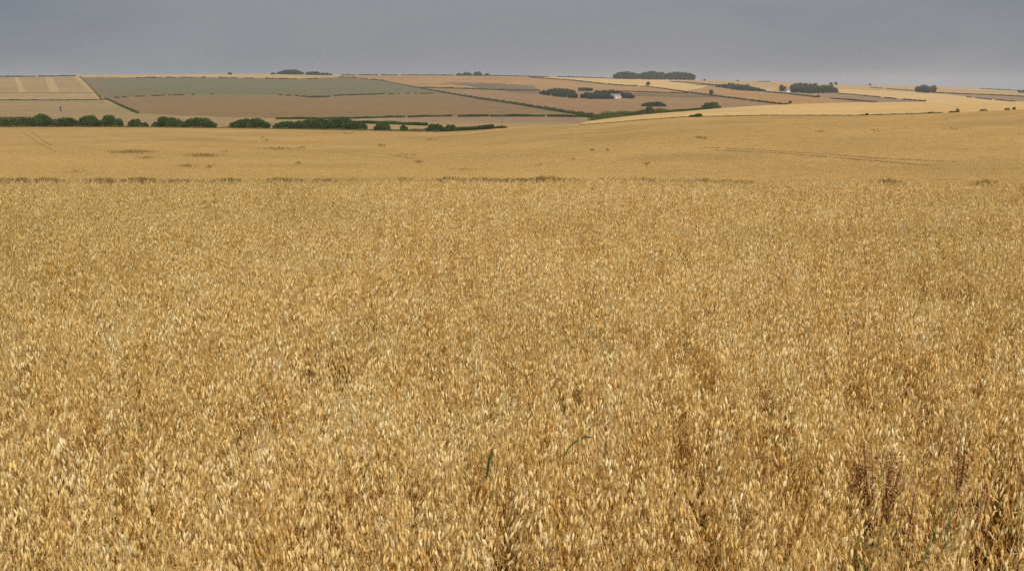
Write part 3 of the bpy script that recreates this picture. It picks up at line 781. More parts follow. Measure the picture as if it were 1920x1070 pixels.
# ---- woods on the slope
wood([(1011,176.5),(1040,181),(1080,184.6)], [(1011,173),(1022,167),(1040,164.6),(1060,163.8),(1078,165),(1080,174)], 9, 'dark leaf-shaped wood left of the farmhouse', 6)
wood([(1085,170.5),(1110,171)], [(1085,164.4),(1108,163.6),(1110,166)], 6, 'small strip of trees behind the leaf-shaped wood', 6)
wood([(1090,184.5),(1110,186),(1143,186)], [(1090,176),(1097,172.5),(1115,170),(1128,167),(1143,168)], 9, 'dark wood sheltering the left side of the white farmhouse', 6)
wood([(1143,176.5),(1166,177),(1168,184.5),(1187,185)], [(1143,168.5),(1155,169),(1166,171),(1185,172.5),(1187,177)], 8, 'trees behind and right of the white farmhouse', 6)
wood([(1344,163),(1380,169),(1432,172)], [(1344,159.5),(1360,156.5),(1378,155),(1400,158.5),(1415,163),(1432,169)], 8, 'dark tapering wood left of the small white house', 6)
wood([(1481,173),(1520,175.5),(1569,174)], [(1481,160.5),(1488,155.8),(1510,155.6),(1540,158),(1558,160.5),(1567,166),(1569,170)], 10, 'dark rounded wood right of the small white house', 6)
wood([(1717,172.8),(1735,174.3),(1752,175)], [(1717,163.5),(1722,160.5),(1734,159.3),(1747,161.8),(1752,167)], 13, 'round dense copse standing alone near the right skyline', 9, name='copse')
tree(1465, 160.3, 171.8, 9, 'dark tree left of the small white house', trunk_frac=0.12)
tree(1471, 162.5, 172, 6, 'slimmer tree touching the wall of the small white house', trunk_frac=0.12)

# ------------------------------------------------------------------ buildings
WHITE = plain_mat('white_render', lin(236,232,224), lin(224,218,208), 0.6, 0.7)
SLATE = plain_mat('slate', lin(120,116,116), lin(140,136,134), 1.2, 0.6)
GLASS = plain_mat('dark_pane', lin(40,44,50), lin(56,60,66), 1.0, 0.15)
BRICK = plain_mat('brick', lin(130,96,80), lin(150,110,92), 1.5)
GREYM = plain_mat('weathered_cladding', lin(176,172,168), lin(190,186,180), 0.7, 0.6)


def gable_house(p, w, dpt, wall_h, roof_h, rot, label, cat, name, windows=(), chimney=True, wallm=None, roofm=None):
    root = empty(name, p); root.rotation_euler = (0, 0, rot); tag(root, label, cat)
    g = Geo(); hw, hd = w/2, dpt/2
    g.add([(-hw,-hd,-.5),(hw,-hd,-.5),(hw,hd,-.5),(-hw,hd,-.5),(-hw,-hd,wall_h),(hw,-hd,wall_h),(hw,hd,wall_h),(-hw,hd,wall_h),(-hw,0,wall_h+roof_h),(hw,0,wall_h+roof_h)],
          f3=[(5,6,9),(7,4,8)], f4=[(0,1,5,4),(1,2,6,5),(2,3,7,6),(3,0,4,7)])
    g.build('wall', wallm or WHITE, root)
    r = Geo(); o = 0.35; e = 0.12; k = roof_h/hd
    for sgn in (-1, 1):
        y0, y1 = sgn*(hd+o), 0.0
        z0, z1 = wall_h - o*k + 0.06, wall_h+roof_h+0.06
        v = [(-hw-o,y0,z0),(hw+o,y0,z0),(hw+o,y1,z1),(-hw-o,y1,z1)]
        v += [(a, b, c+e) for a, b, c in v]
        r.add(v, f4=[(0,1,2,3),(7,6,5,4),(0,4,5,1),(1,5,6,2),(3,2,6,7),(0,3,7,4)])
    roof = r.build('roof', roofm or SLATE, root)
    if chimney:
        for cx in (-hw+0.6, hw-0.6):
            c = Geo(); c.box((cx-.4, -.35, wall_h+roof_h-.5), (cx+.4, .35, wall_h+roof_h+1.1)); c.box((cx-.48, -.43, wall_h+roof_h+1.1), (cx+.48, .43, wall_h+roof_h+1.25))
            c.build('chimney', BRICK, roof)
    for (x, z, ww, wh) in windows:
        f = Geo()
        for lo, hi in (((x-ww/2-.08, -hd-.05, z-.08), (x-ww/2, -hd+.02, z+wh+.08)), ((x+ww/2, -hd-.05, z-.08), (x+ww/2+.08, -hd+.02, z+wh+.08)),
                       ((x-ww/2, -hd-.05, z-.08), (x+ww/2, -hd+.02, z)), ((x-ww/2, -hd-.05, z+wh), (x+ww/2, -hd+.02, z+wh+.08))): f.box(lo, hi)
        fr = f.build('window', WHITE, root)
        q = Geo(); q.box((x-ww/2, -hd-.025, z), (x+ww/2, -hd+.01, z+wh)); q.build('pane', GLASS, fr)
    return root


p = loc(1154, 184.6); s = mpp(p)
gable_house(p, 17*s, 6.0, 3.5, 1.9, 0.2, 'white farmhouse with grey slate roof among the dark trees', 'farmhouse', 'farmhouse',
            [(-3.4,.9,1.2,1.5),(-0.9,.9,1.3,1.6),(1.4,.9,1.2,1.5),(3.6,.9,1.2,1.5)])
bush(1143.5, 1152, 179.6, 185.8, 'dark shrub before the left half of the white farmhouse', mat=LEAF_DARK)
p = loc(1142.5, 184.6); s = mpp(p)
gable_house(p, 3.4*s, 2.6, 1.7, 0.8, 0.2, 'tiny white shed just left of the white farmhouse', 'shed', 'shed', [(0.2,.7,.5,.6)], False)
p = loc(1079.5, 184.4); s = mpp(p)
gable_house(p, 3.4*s, 2.6, 1.4, 0.8, -0.2, 'tiny white hut at the right tip of the leaf-shaped wood', 'hut', 'hut', [(0.2,.6,.5,.5)], False)
p = loc(1476.5, 173.2); s = mpp(p)
gable_house(p, 8*s, 6, 3.6, 2.4, 0.5, 'small white house against the left side of the rounded wood', 'house', 'house', [(-1.5,1,1.0,1.2),(1.3,1,1.0,1.2)], True)
p = loc(1440, 171.3); s = mpp(p)
gable_house(p, 11*s, 7, 1.9, 1.0, 0.1, 'low pale farm shed between the two right-hand woods', 'barn', 'farm_shed', [(0,.3,1.6,1.2)], False, GREYM, GREYM)

# ------------------------------------------------------------------ poles and posts
POLE = plain_mat('pole_wood', lin(112,100,92), lin(130,118,108), 1.0)
DARKWOOD = plain_mat('dark_post', lin(56,44,36), lin(76,60,46), 2.0)
for px, t, b, lb in [(568,206,223.5,'faint utility pole standing before the brown field at left'),(941,207,240,'tall faint utility pole near the dip of the oat field')]:
    p = loc(px, b, KE, KK); s = mpp(p); H = (b-t)*s
    root = empty('utility_pole', p); tag(root, lb, 'utility pole', 'utility poles in the valley')
    g = Geo(); g.tube([(0,0,-.5),(0,0,H)], [.16,.11], 8); g.build('pole', POLE, root)
    g = Geo(); g.box((-1.3,-.14,H-.75),(1.3,-.03,H-.58)); ca = g.build('crossarm', POLE, root)
    for x in (-1.15, 0, 1.15):
        g = Geo(); g.tube([(x,-.085,H-.58),(x,-.085,H-.35)], [.07,.05], 6); g.build('insulator', SLATE, ca)
p = loc(114, 210); s = mpp(p)
root = empty('post', p); tag(root, 'single dark upright post in the pinkish stubble field at left', 'post')
g = Geo(); H = 9*s; g.tube([(0,0,-.3),(0.03,0,H*.5),(0,0,H)], [.34,.3,.24], 7); g.build('shaft', DARKWOOD, root)
g = Geo(); g.box((-.42,-.3,H*.72),(.42,.3,H*.97)); g.build('cap_board', DARKWOOD, root)

# ------------------------------------------------------------------ the near oats
def straw_mat():
    m, N, L = new_mat('ripe_oats')
    out = N.new("ShaderNodeOutputMaterial")
    at = N.new("ShaderNodeAttribute"); at.attribute_name = 'tint'
    oi = N.new("ShaderNodeObjectInfo")
    q = math_n(N, L, 'ADD', at.outputs['Fac'], math_n(N, L, 'MULTIPLY', math_n(N, L, 'SUBTRACT', oi.outputs['Random'], 0.5), 0.3))
    r = ramp(N, [(0.0, lin(178,140,78)), (0.25, lin(219,180,104)), (0.5, lin(244,214,146)), (0.75, lin(250,230,172)), (1.0, lin(252,241,203))]); L.new(q, r.inputs[0])
    ge = N.new("ShaderNodeNewGeometry")
    for sc_, am in ((1.1, .36), (4.0, .36)):      # patches of riper and paler heads
        q = math_n(N, L, 'ADD', q, math_n(N, L, 'MULTIPLY', math_n(N, L, 'SUBTRACT', noise(N, L, ge.outputs['Position'], sc_, 2), 0.5), am))
    L.new(q, r.inputs[0])
    # faint greenish patches where the crop is less ripe
    n1 = noise(N, L, ge.outputs['Position'], 0.45, 3)
    r1 = ramp(N, [(0.5, (0, 0, 0)), (0.72, (1, 1, 1))]); L.new(n1, r1.inputs[0])
    c = mixc(N, L, math_n(N, L, 'MULTIPLY', r1.outputs[0], 0.35), r.outputs[0], lin(206,184,116))
    sx = N.new("ShaderNodeSeparateXYZ"); L.new(ge.outputs['Position'], sx.inputs[0])
    mr = N.new("ShaderNodeMapRange"); mr.inputs['From Min'].default_value = -0.5; mr.inputs['From Max'].default_value = -3.0; mr.inputs['To Max'].default_value = 0.22
    L.new(sx.outputs['X'], mr.inputs['Value'])
    c = mixc(N, L, mr.outputs[0], c, lin(204,184,104))
    d = N.new("ShaderNodeBsdfPrincipled"); t = N.new("ShaderNodeBsdfTranslucent"); mx = N.new("ShaderNodeMixShader")
    d.inputs['Roughness'].default_value = 0.55; d.inputs['Specular IOR Level'].default_value = 0.15
    L.new(c, d.inputs['Base Color']); L.new(mixc(N, L, 1.0, c, (1.0, .95, .76, 1), 'MULTIPLY'), t.inputs['Color'])
    mx.inputs[0].default_value = 0.45
    L.new(d.outputs[0], mx.inputs[1]); L.new(t.outputs[0], mx.inputs[2]); L.new(mx.outputs[0], out.inputs['Surface'])
    return m


OATS = straw_mat()


def rotate_to(axis, spin):
    """frame whose -z runs along axis"""
    z = -axis/np.linalg.norm(axis)
    x = np.cross(z, [math.cos(spin), math.sin(spin), 0.13]); x /= np.linalg.norm(x)
    return np.stack([x, np.cross(z, x), z], 1)


def oat_plant(rs):
    V, T3, T4, TT = [], [], [], []
    n0 = [0]
    def add(v, f3, f4, tint):
        v = np.asarray(v, float)
        if len(f3): T3.append(np.asarray(f3)+n0[0])
        if len(f4): T4.append(np.asarray(f4)+n0[0])
        V.append(v); TT.append(np.full(len(v), tint)); n0[0] += len(v)
    def strand(pts, r0, r1, tint):
        pts = np.asarray(pts); k = len(pts); rr = np.linspace(r0, r1, k)
        ang = np.array([0, 2.09, 4.19])
        v = (pts[:, None] + rr[:, None, None]*np.stack([np.cos(ang), np.sin(ang), 0*ang], 1)[None]).reshape(-1, 3)
        add(v, [], [(i*3+j, i*3+(j+1) % 3, i*3+3+(j+1) % 3, i*3+3+j) for i in range(k-1) for j in range(3)], tint)
    def spikelet(p, axis, L, tint):
        R = rotate_to(axis, rs.uniform(0, 6.28))
        W = L*rs.uniform(0.1, 0.145); op = rs.uniform(0.06, 0.2)
        for sgn in (-1, 1):
            # a boat-shaped husk: base, two cross rows, tip
            g = [(0, 0, 0), (-W, sgn*.1*L*.3, -.3*L), (0, sgn*W*.95, -.28*L), (W, sgn*.1*L*.3, -.3*L),
                 (-W*.72, sgn*.03*L, -.66*L), (0, sgn*W*.8, -.64*L), (W*.72, sgn*.03*L, -.66*L), (0, sgn*W*.25, -L)]
            g = np.array(g); g[:, 1] += sgn*op*-g[:, 2]*0.6
            add(p + g @ R.T, [(0,1,2),(0,2,3),(4,7,5),(5,7,6)], [(1,4,5,2),(2,5,6,3)], np.clip(tint + rs.normal(0, .07), 0, 1))
    Ht = CROP_H*rs.uniform(0.94, 1.03)
    lean = rs.normal(0, 0.035, 2); nod = rs.normal(0, 0.03, 2)
    def axis_pt(t):
        return np.array([lean[0]*t + nod[0]*t**4, lean[1]*t + nod[1]*t**4, Ht*t])
    strand([axis_pt(t) for t in (0, .35, .7, .9, 1.0)], .0026, .0009, rs.uniform(.3, .5))
    for h in rs.uniform(.35, .8, 3):
        a = rs.uniform(0, 6.28); Ln = rs.uniform(.14, .26); w = rs.uniform(.0025, .0045)
        p0 = axis_pt(h); dirn = np.array([math.cos(a), math.sin(a), 0]); sd = np.array([-math.sin(a), math.cos(a), 0])
        pts = [p0 + dirn*Ln*u + np.array([0, 0, Ln*(0.75*u - 1.5*u*u)]) for u in (0, .3, .6, .85, 1.0)]
        ww = [w*.6, w, w*.9, w*.5, 0.0005]
        v = [q for p, wd in zip(pts, ww) for q in (p - sd*wd, p + sd*wd + np.array([0, 0, wd*.5]))]
        add(v, [], [(2*i, 2*i+1, 2*i+3, 2*i+2) for i in range(4)], rs.uniform(.05, .4))
    base = rs.uniform(0.42, 0.9)
    side = rs.uniform(0, 6.28)
    for k, t in enumerate((.76, .81, .86, .905, .945, .975, 1.0)):
        nb = (8, 8, 8, 7, 5, 3, 1)[k]
        for i in range(nb):
            a = side + rs.normal(0, 1.15)
            out = (.075, .07, .06, .05, .04, .028, .012)[k]*rs.uniform(.35, .95)
            rise = rs.uniform(.0, .035)
            p0 = axis_pt(t); dirn = np.array([math.cos(a), math.sin(a), 0])
            p1 = p0 + dirn*out*.65 + np.array([0, 0, rise]); p2 = p0 + dirn*out + np.array([0, 0, rise - .018])
            strand([p0, p1, p2], .0007, .0005, rs.uniform(.3, .6))
            ax = np.array([dirn[0]*.28 + rs.normal(0, .09), dirn[1]*.28 + rs.normal(0, .09), -1])
            spikelet(p2, ax, rs.uniform(.020, .026), base + rs.normal(0, .09))
            if rs.random() < 0.42 and k < 5:
                q = p0*.45 + p1*.55 + np.array([rs.normal(0, .006), rs.normal(0, .006), -.01])
                spikelet(q, ax + rs.normal(0, .15, 3)*np.array([1, 1, .1]), rs.uniform(.018, .024), base + rs.normal(0, .1))
    fs = []
    if T3: fs.append(np.concatenate(T3))
    if T4: fs.append(np.concatenate(T4))
    return mesh_obj('oat_plant', np.concatenate(V), fs, OATS, tint=np.concatenate(TT), link=False)


plants = bpy.data.collections.new('oat_plants')           # source shapes, never linked to the scene
for i in range(18):
    plants.objects.link(oat_plant(np.random.default_rng(100+i)))


def instancer(name, P, rot, scl, var, coll):
    me = bpy.data.meshes.new(name)
    me.vertices.add(len(P)); me.vertices.foreach_set('co', np.asarray(P, np.float32).ravel())
    a = me.attributes.new('turn', 'FLOAT_VECTOR', 'POINT'); a.data.foreach_set('vector', np.asarray(rot, np.float32).ravel())
    a = me.attributes.new('size', 'FLOAT', 'POINT'); a.data.foreach_set('value', np.asarray(scl, np.float32))
    a = me.attributes.new('which', 'INT', 'POINT'); a.data.foreach_set('value', np.asarray(var, np.int32))
    o = bpy.data.objects.new(name, me); COL.objects.link(o)
    ng = bpy.data.node_groups.new(name + '_scatter', 'GeometryNodeTree')
    ng.interface.new_socket('Geometry', in_out='INPUT', socket_type='NodeSocketGeometry')
    ng.interface.new_socket('Geometry', in_out='OUTPUT', socket_type='NodeSocketGeometry')
    N, L = ng.nodes, ng.links
    gi, go = N.new('NodeGroupInput'), N.new('NodeGroupOutput')
    ip = N.new('GeometryNodeInstanceOnPoints'); ci = N.new('GeometryNodeCollectionInfo')
    ci.inputs['Collection'].default_value = coll
    ci.inputs['Separate Children'].default_value = True; ci.inputs['Reset Children'].default_value = True
    def named(nm, tp):
        q = N.new('GeometryNodeInputNamedAttribute'); q.data_type = tp; q.inputs['Name'].default_value = nm
        return q.outputs['Attribute']
    er = N.new('FunctionNodeEulerToRotation')
    L.new(named('turn', 'FLOAT_VECTOR'), er.inputs['Euler'])
    L.new(gi.outputs[0], ip.inputs['Points']); L.new(ci.outputs[0], ip.inputs['Instance'])
    ip.inputs['Pick Instance'].default_value = True
    L.new(named('which', 'INT'), ip.inputs['Instance Index']); L.new(er.outputs[0], ip.inputs['Rotation'])
    L.new(named('size', 'FLOAT'), ip.inputs['Scale'])
    L.new(ip.outputs[0], go.inputs[0])
    md = o.modifiers.new('scatter', 'NODES'); md.node_group = ng
    return o


def vnoise(x, y, f, seed):
    r = np.random.default_rng(seed); s = np.zeros_like(x)
    for k in range(5):
        a = r.uniform(0, 6.28); ph = r.uniform(0, 6.28); ff = f*r.uniform(.6, 1.7)
        s += np.sin(ff*(x*math.cos(a)+y*math.sin(a)) + ph)
    return s/5


pts = []
A1 = math.radians(43)
for d0, d1, dens in ((0.75, 5, 420), (5, 8.5, 370), (8.5, 12, 290), (12, 15.5, 190)):
    n = int(dens*A1*(d1*d1-d0*d0))
    r = np.sqrt(RNG.uniform(d0*d0, d1*d1, n)); a = RNG.uniform(-A1, A1, n)
    pts.append(np.stack([r*np.sin(a), r*np.cos(a)], 1))
pts = np.concatenate(pts)
# small holes where the crop failed
keep = np.ones(len(pts), bool)
for px, py, w, hgt in [(440,800,16,26),(220,870,14,26),(240,970,16,34),(215,845,12,20),(480,1045,18,40),(860,765,12,22),(770,1025,12,24),(1165,935,12,34),(1235,990,14,26),(1350,875,16,30),(1503,845,16,44),(1480,825,14,26),(1358,892,14,20),(330,915,10,16),(1700,975,30,50),(1730,1010,20,40),(945,905,10,16),(1560,1020,12,30)]:
    a, t = ray(px, py); dd = -(2.02-CROP_H)*0.93/float(t)
    c = np.array([dd*math.sin(a), dd*math.cos(a)]); s_ = dd/F
    q = (pts-c)/np.array([w*s_*0.8, hgt*s_*1.7]); keep &= (q**2).sum(1) > 1
hr = np.random.default_rng(5)
for i in range(230):
    r = math.sqrt(hr.uniform(1.5**2, 8.5**2)) if i > 60 else hr.uniform(1.9, 4); a = hr.uniform(-.55, .55)
    c = np.array([r*math.sin(a), r*math.cos(a)]); q = (pts-c)/np.array([hr.uniform(.03, .075), hr.uniform(.07, .24)])
    keep &= (q**2).sum(1) > 1
for px, py, w, hgt in [(8,347,26,4),(48,341,40,4),(95,340,36,5),(230,346,30,3),(400,374,60,4),(300,380,30,4),(350,374,40,4),(470,378,40,4),(1595,353,16,4),(250,372,30,3)]:
    a, t = ray(px, py); dd = -(2.05-CROP_H)/float(t)
    q = (pts - np.array([dd*math.sin(a), dd*math.cos(a)]))/np.array([w*dd/F*.5, hgt*dd*dd/F/1.05*.5])
    keep &= ~(((q**2).sum(1) < 1) & (RNG.random(len(pts)) < .75))
for px, py, w in [(1612,955,.04),(1704,950,.05),(1728,1012,.045),(1782,902,.035),(1652,872,.06),(1706,918,.03),(1846,912,.035),(1806,832,.04)]:
    a, t = ray(px, py); dd = -(2.02-CROP_H)/float(t); q = pts - np.array([dd*math.sin(a), dd*math.cos(a)])
    keep &= ~(((q/np.array([w, w*1.2]))**2).sum(1) < 1)
pts = pts[keep]
zg = height(pts[:, 0], pts[:, 1])
n = len(pts)
hz = 1 + 0.03*vnoise(pts[:, 0], pts[:, 1], 2.2, 1) + 0.045*vnoise(pts[:, 0], pts[:, 1], 9, 2)*np.clip((14-np.hypot(pts[:, 0], pts[:, 1]))/8, .25, 1) + RNG.normal(0, .022, n)
rot = np.stack([RNG.normal(0, .05, n), RNG.normal(0, .05, n), RNG.uniform(0, 6.28, n)], 1)
crop = instancer('oat_crop', np.column_stack([pts, zg - 0.0]), rot, hz, RNG.integers(0, 18, n), plants)
tag(crop, 'dense ripe golden oats with drooping husks filling the foreground', 'oats', None, 'stuff')
# farther down, past the brow, the heads still stand a little proud of the closed canopy
nf = 110000
r = 86 + 90*RNG.random(nf)**1.7; a = RNG.uniform(-A_END*1.1, A_END*1.1, nf)
x, y = r*np.sin(a), r*np.cos(a)
crop2 = instancer('far_oat_heads', np.column_stack([x, y, height(x, y) - CROP_H + RNG.uniform(.08, .2, nf)]),
                  np.stack([RNG.normal(0, .1, nf), RNG.normal(0, .1, nf), RNG.uniform(0, 6.28, nf)], 1), np.full(nf, 1.0), RNG.integers(0, 18, nf), plants)
tag(crop2, 'fine golden oat heads texturing the field just past the brow', 'oats', None, 'stuff')

# ------------------------------------------------------------------ weeds, thin patches and tramlines in the oats
def tufts(name, spots, label, mat, k0, k1, size, dens=9.0, hpx=(2.0, 4.0)):
    """low upright wisps gathered in the patches seen at the given photo spots (px, py, width in px, strength)"""
    V, F4, T = [], [], []
    for px, py, w, st in spots:
        n = max(8, int(w*dens*st))
        for i in range(n):
            q = RNG.normal(0, .27); x = px + w*q
            p = loc(x, py + RNG.normal(0, 1.3), k0, k1); s_ = mpp(p)
            h = s_*RNG.uniform(*hpx)*(0.6+0.5*st)*(1 - abs(q)*.8); wd = size*RNG.uniform(.6, 1.4); a = RNG.uniform(-.5, .5)
            d = np.array([math.cos(a), math.sin(a), 0])*wd; lean = np.array([RNG.normal(0, .25)*h, RNG.normal(0, .2)*h, 0])
            b = len(V)
            V += [p - d*.5 - [0, 0, .05], p + d*.5 - [0, 0, .05], p + d*.3 + lean + [0, 0, h], p - d*.3 + lean + [0, 0, h]]
            F4.append((b, b+1, b+2, b+3)); T += [RNG.uniform(0, 1)]*4
    o = mesh_obj(name, np.array(V), np.array(F4), mat, tint=T)
    return tag(o, label, 'weeds', None, 'stuff')


tufts('weed_patches', [(243,285.5,90,.7),(258,284.5,50,.8),(382,292,62,1.0),(350,311.5,32,.8),(393,313,16,.7),(275,296,40,.4),(560,306.5,14,.7),(520,278.5,80,.4),(567,277,16,.5),
    (715,273,16,.7),(785,304,22,.6),(760,291,60,.25),(1075,299,8,.6),(1110,282,9,.7),(1140,281.5,10,.5),(1213,308,12,.6),(1312,258,18,.7),(1322,259,5,.8),(650,250,26,.4),(140,322,40,.3),
    (500,263,14,.4),(492,258.5,9,.5),(610,250,8,.3),(810,262,26,.4),(425,285,20,.3),(1010,310,40,.2),(870,318,60,.2),(1540,247.5,24,.3),(1790,242,60,.2),(1640,246,40,.2)],
    'thin brownish weed patches scattered over the smooth oat field', LEAF_STALK, KP, KE, 0.16, 5.0, (0.9, 2.6))


def crest_stalks(spots):
    V, F4, T = [], [], []
    for x0, x1, y0, y1, st in spots:
        n = int((x1-x0)*9*st); ph = RNG.uniform(0, 6.28, 3)
        for i in range(n):
            px = RNG.uniform(x0, x1); u = (px-x0)/(x1-x0)
            e = math.sin(math.pi*u)**.5*(0.74 + .14*math.sin(px*.09+ph[0]) + .1*math.sin(px*.31+ph[1]))
            if RNG.random() > e*1.15: continue
            d = RNG.uniform(15.6, 17.5); a = float(ray(px, (y0+y1)/2)[0])
            yt = y1 - (y1-y0)*e*min(1.0, abs(RNG.normal(0.5, .18)))
            ta, tb = float(ray(px, yt)[1]), float(ray(px, y1+4)[1])
            x, y = d*math.sin(a), d*math.cos(a); g = float(height(x, y)[0])
            zt, zb = ta*d, max(g, tb*d - .35); w = RNG.uniform(.004, .012); l = RNG.normal(0, .02, 2)
            b = len(V)
            V += [(x-w/2, y, zb), (x+w/2, y, zb), (x+w*.6+l[0], y+l[1], zt-.02), (x-w*.6+l[0], y+l[1], zt-.02), (x+l[0]*1.3, y+l[1], zt+.015)]
            F4.append((b, b+1, b+2, b+3)); F4.append((b+3, b+2, b+4, b+4)); T += [RNG.uniform(0, 1)]*5
    quads = np.array([f for f in F4 if f[2] != f[3]]); tris = np.array([f[:3] for f in F4 if f[2] == f[3]])
    o = mesh_obj('dry_stalks', np.array(V), [quads, tris], LEAF_STALK, tint=T)
    return tag(o, 'brown line of bare stalks along the brow of the near oats', 'dry stalks', None, 'stuff')


crest_stalks([(-30,30,332,338,.5),(20,60,331,338,.7),(64,118,330,338,.7),(0,20,343,349,.7),(30,118,337,346,.5),(160,216,331,338,.5),(224,300,330,338,.8),(300,400,332,340,.25),(395,455,330,338,.4),
    (498,570,330,338,.8),(570,645,332,341,.5),(640,690,331,340,.5),(696,714,336,343,.6),(735,800,328,341,.6),(800,880,328,340,.8),(865,873,323,340,1.2),(870,960,328,341,1.0),(930,1110,326,342,1.7),(960,1080,329,342,1.6),(1070,1300,329,343,1.2),(1270,1350,330,343,1.1),(1340,1420,331,343,.4),(1610,1700,331,342,.35),(1820,1870,332,343,.4)])

TRACK = plain_mat('trodden_straw', sc(lin(150,118,70), .8), sc(lin(166,132,80), .8), 0.4, 1.0)


def tramline(paths, label, half=0.11):
    """a pair of wheel tracks, flattened straw lying in the standing crop"""
    V, F4 = [], []
    for path in paths:
        P = []
        for (x0, y0), (x1, y1) in zip(path[:-1], path[1:]):
            P += [loc(x0+(x1-x0)*i/24, y0+(y1-y0)*i/24, KP, KE) for i in range(24)]
        P = np.array(P); t = np.gradient(P, axis=0); nrm = np.stack([t[:, 1], -t[:, 0]], 1); nrm /= np.linalg.norm(nrm, axis=1)[:, None] + 1e-9
        for i, (p, q) in enumerate(zip(P, nrm)):
            w = half*random.uniform(.2, 1.5)
            for sgn in (-1, 1):
                x, y = p[0] + sgn*q[0]*w, p[1] + sgn*q[1]*w
                V.append((x, y, float(height(x, y)[0]) + .05))
            if i: b = len(V)-4; F4.append((b, b+1, b+3, b+2))
    o = mesh_obj('tramline', np.array(V), np.array(F4), TRACK)
    return tag(o, label, None, None, 'structure')


tramline([[(1320,276),(1440,282.5),(1560,290),(1650,297),(1800,304)], [(1340,281),(1480,288.5),(1620,300),(1750,311)]], 'pair of faint wheel tracks crossing the oats at the right', 0.24)
tramline([[(42,248),(60,260),(82,274),(106,285)], [(58,247.5),(75,259),(97,274)]], 'pair of faint wheel tracks running down the oats at the left')
tramline([[(640,288),(700,294),(740,299)], [(655,283),(730,290),(790,300)]], 'short faint pair of wheel tracks in the middle of the oats')

DOCK = leaf_mat('dock_seed', lin(122,86,58), lin(172,130,88), 0.15)
DOCKSTEM = plain_mat('dock_stem', lin(104,66,44), lin(128,88,58), 9.0)
GRASS = leaf_mat('green_blade', lin(60,74,44), lin(108,118,68), 0.3)


def canopy(px, py, dz=0.0):
    a, t = ray(px, py); z = -(2.02-CROP_H) + dz; d = z/float(t)
    return np.array([d*math.sin(a), d*math.cos(a), z])


def ribbon(pts, w, tint):
    pts = np.asarray(pts, float); t = np.gradient(pts, axis=0); t /= np.linalg.norm(t, axis=1)[:, None]
    sd = np.cross(t, [0.2, -1, .35]); sd /= np.linalg.norm(sd, axis=1)[:, None] + 1e-9
    k = len(pts); ww = w*np.sin(np.linspace(.5, 3.1, k))**.7
    V = np.stack([pts - sd*ww[:, None]/2, pts + sd*ww[:, None]/2], 1).reshape(-1, 3)
    return V, [(2*i, 2*i+1, 2*i+3, 2*i+2) for i in range(k-1)], [tint]*(2*k)


for px, py, wpx, label in [(1652,872,105,'large reddish brown dock seed head in the oats at lower right'), (1706,918,50,'small dark dock seed head just below the large reddish one'),
                           (1846,912,50,'thin brown dock seed head nearest the right edge'), (1806,832,50,'faint brown dock seed head highest up at the right')]:
    c = canopy(px, py, .02); s_ = mpp(c); W = wpx*s_
    base = np.array([c[0], c[1], -2.02]); root = empty('dock_plant', base); tag(root, label, 'dock plant', 'dock weeds among the oats')
    g = Geo(); V, F4, T = [], [], []
    top = c[2] - base[2] + (.05 if wpx > 80 else .02)
    for k in range(16 if wpx > 80 else 7):
        a = random.uniform(0, 6.28); r = W*.5*math.sqrt(random.random())
        tip = np.array([math.cos(a)*r, math.sin(a)*r*.8, top - random.uniform(0, .07)])
        mid = np.array([tip[0]*.45, tip[1]*.45, top-.2])
        g.tube([(0, 0, top-.34), mid, tip], [.003, .002, .001], 5)
        for j in range(60 if wpx > 80 else 30):
            u = random.random(); p = mid*(1-u) + tip*u if random.random() < .8 else tip + (mid-tip)*random.random()*.4
            p = p + RNG.normal(0, .011, 3); d = RNG.normal(0, 1, (2, 3))*.0026; b = len(V)
            V += [p - d[0], p - d[1], p + d[0], p + d[1]]; F4.append((b, b+1, b+2, b+3)); T += [random.random()]*4
    g.tube([(0, 0, -.05), (0, 0, top-.34)], [.006, .004], 6)
    g.build('stem', DOCKSTEM, root)
    mesh_obj('seed_head', np.array(V), np.array(F4), DOCK, root, tint=T)

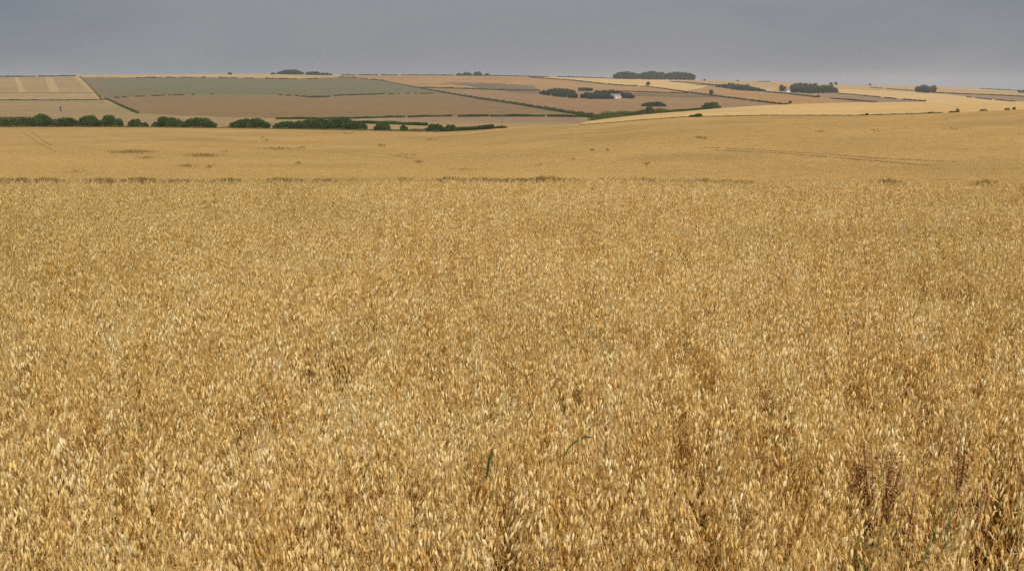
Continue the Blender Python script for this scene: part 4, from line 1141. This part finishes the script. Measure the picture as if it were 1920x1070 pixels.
for px, py, n, hh, label in [(1612,955,3,.05,'upright green grass blades left below the large dock head'), (1704,950,7,.03,'bushy green grass tuft under the small dock head'),
                         (1728,1012,5,.02,'slanting green grass blades near the bottom right'), (1782,902,4,.02,'thin green grass blades between the dock heads at right'),
                         (1676,1010,4,.0,'low green grass tuft beside the slanting blades'), (112,1048,6,.01,'green grass tuft in the bottom left corner of the oats'),
                         (246,1042,5,.01,'small green grass tuft right of the bottom left corner'), (1140,1050,4,.01,'green grass wisps at the bottom right of centre')]:
    c = canopy(px, py); base = np.array([c[0], c[1], -2.02]); V, F4, T = [], [], []
    for k in range(n):
        a = random.uniform(0, 6.28); sp = random.uniform(.02, .10); H = CROP_H + hh + .06 - random.uniform(0, .1)
        p = [np.array([math.cos(a)*sp*u**2*1.6, math.sin(a)*sp*u**2*1.2, H*(u - .12*u**4)]) for u in np.linspace(.3, 1, 8)]
        v, f, t = ribbon(p, random.uniform(.006, .011), random.random()); b = len(V); V += list(v); F4 += [tuple(i+b for i in q) for q in f]; T += t
    o = mesh_obj('grass_tuft', np.array(V), np.array(F4), GRASS, None, base, tint=T)
    tag(o, label, 'grass tuft', 'green grass tufts among the oats')
for a_, b_, w, label in [((914,884),(926,838),.008,'single dark green upright leaf blade near the bottom centre'), ((1064,842),(1114,820),.006,'single thin green leaf lying slanted across the oats')]:
    p, q = canopy(*a_, .0), canopy(*b_, .0)
    if abs(a_[0]-b_[0]) < 20: q = p + np.array([.014, 0, .055])
    m = (p+q)/2 + np.array([0, -.01, .035])
    pts_ = [(1-u)**2*p + 2*u*(1-u)*m + u*u*q for u in np.linspace(0, 1, 9)]
    low = p + np.array([-.004, .006, -.02])
    if abs(a_[0]-b_[0]) < 20: pts_ = [low] + pts_
    else: pts_ = [p + np.array([-.012, .005, -.03])] + pts_
    v, f, t = ribbon(np.array(pts_) - p, w, .25)
    o = mesh_obj('grass_shoot', v, np.array(f), GRASS, None, p, tint=t); tag(o, label, 'grass', 'loose green blades in the oats')

# ------------------------------------------------------------------ haze
g = Geo(); g.box((-11000, -1500, -140), (11000, 11000, 75))
hz_m, N, L = new_mat('haze_air')
out = N.new("ShaderNodeOutputMaterial"); pv = N.new("ShaderNodeVolumePrincipled")
pv.inputs['Color'].default_value = (0.80, 0.87, 1.0, 1)
pv.inputs['Density'].default_value = 1.1e-4
pv.inputs['Anisotropy'].default_value = 0.2
L.new(pv.outputs[0], out.inputs['Volume'])
hz_o = g.build('haze', hz_m)
tag(hz_o, 'thin pale haze over the whole valley', 'haze', None, 'stuff')
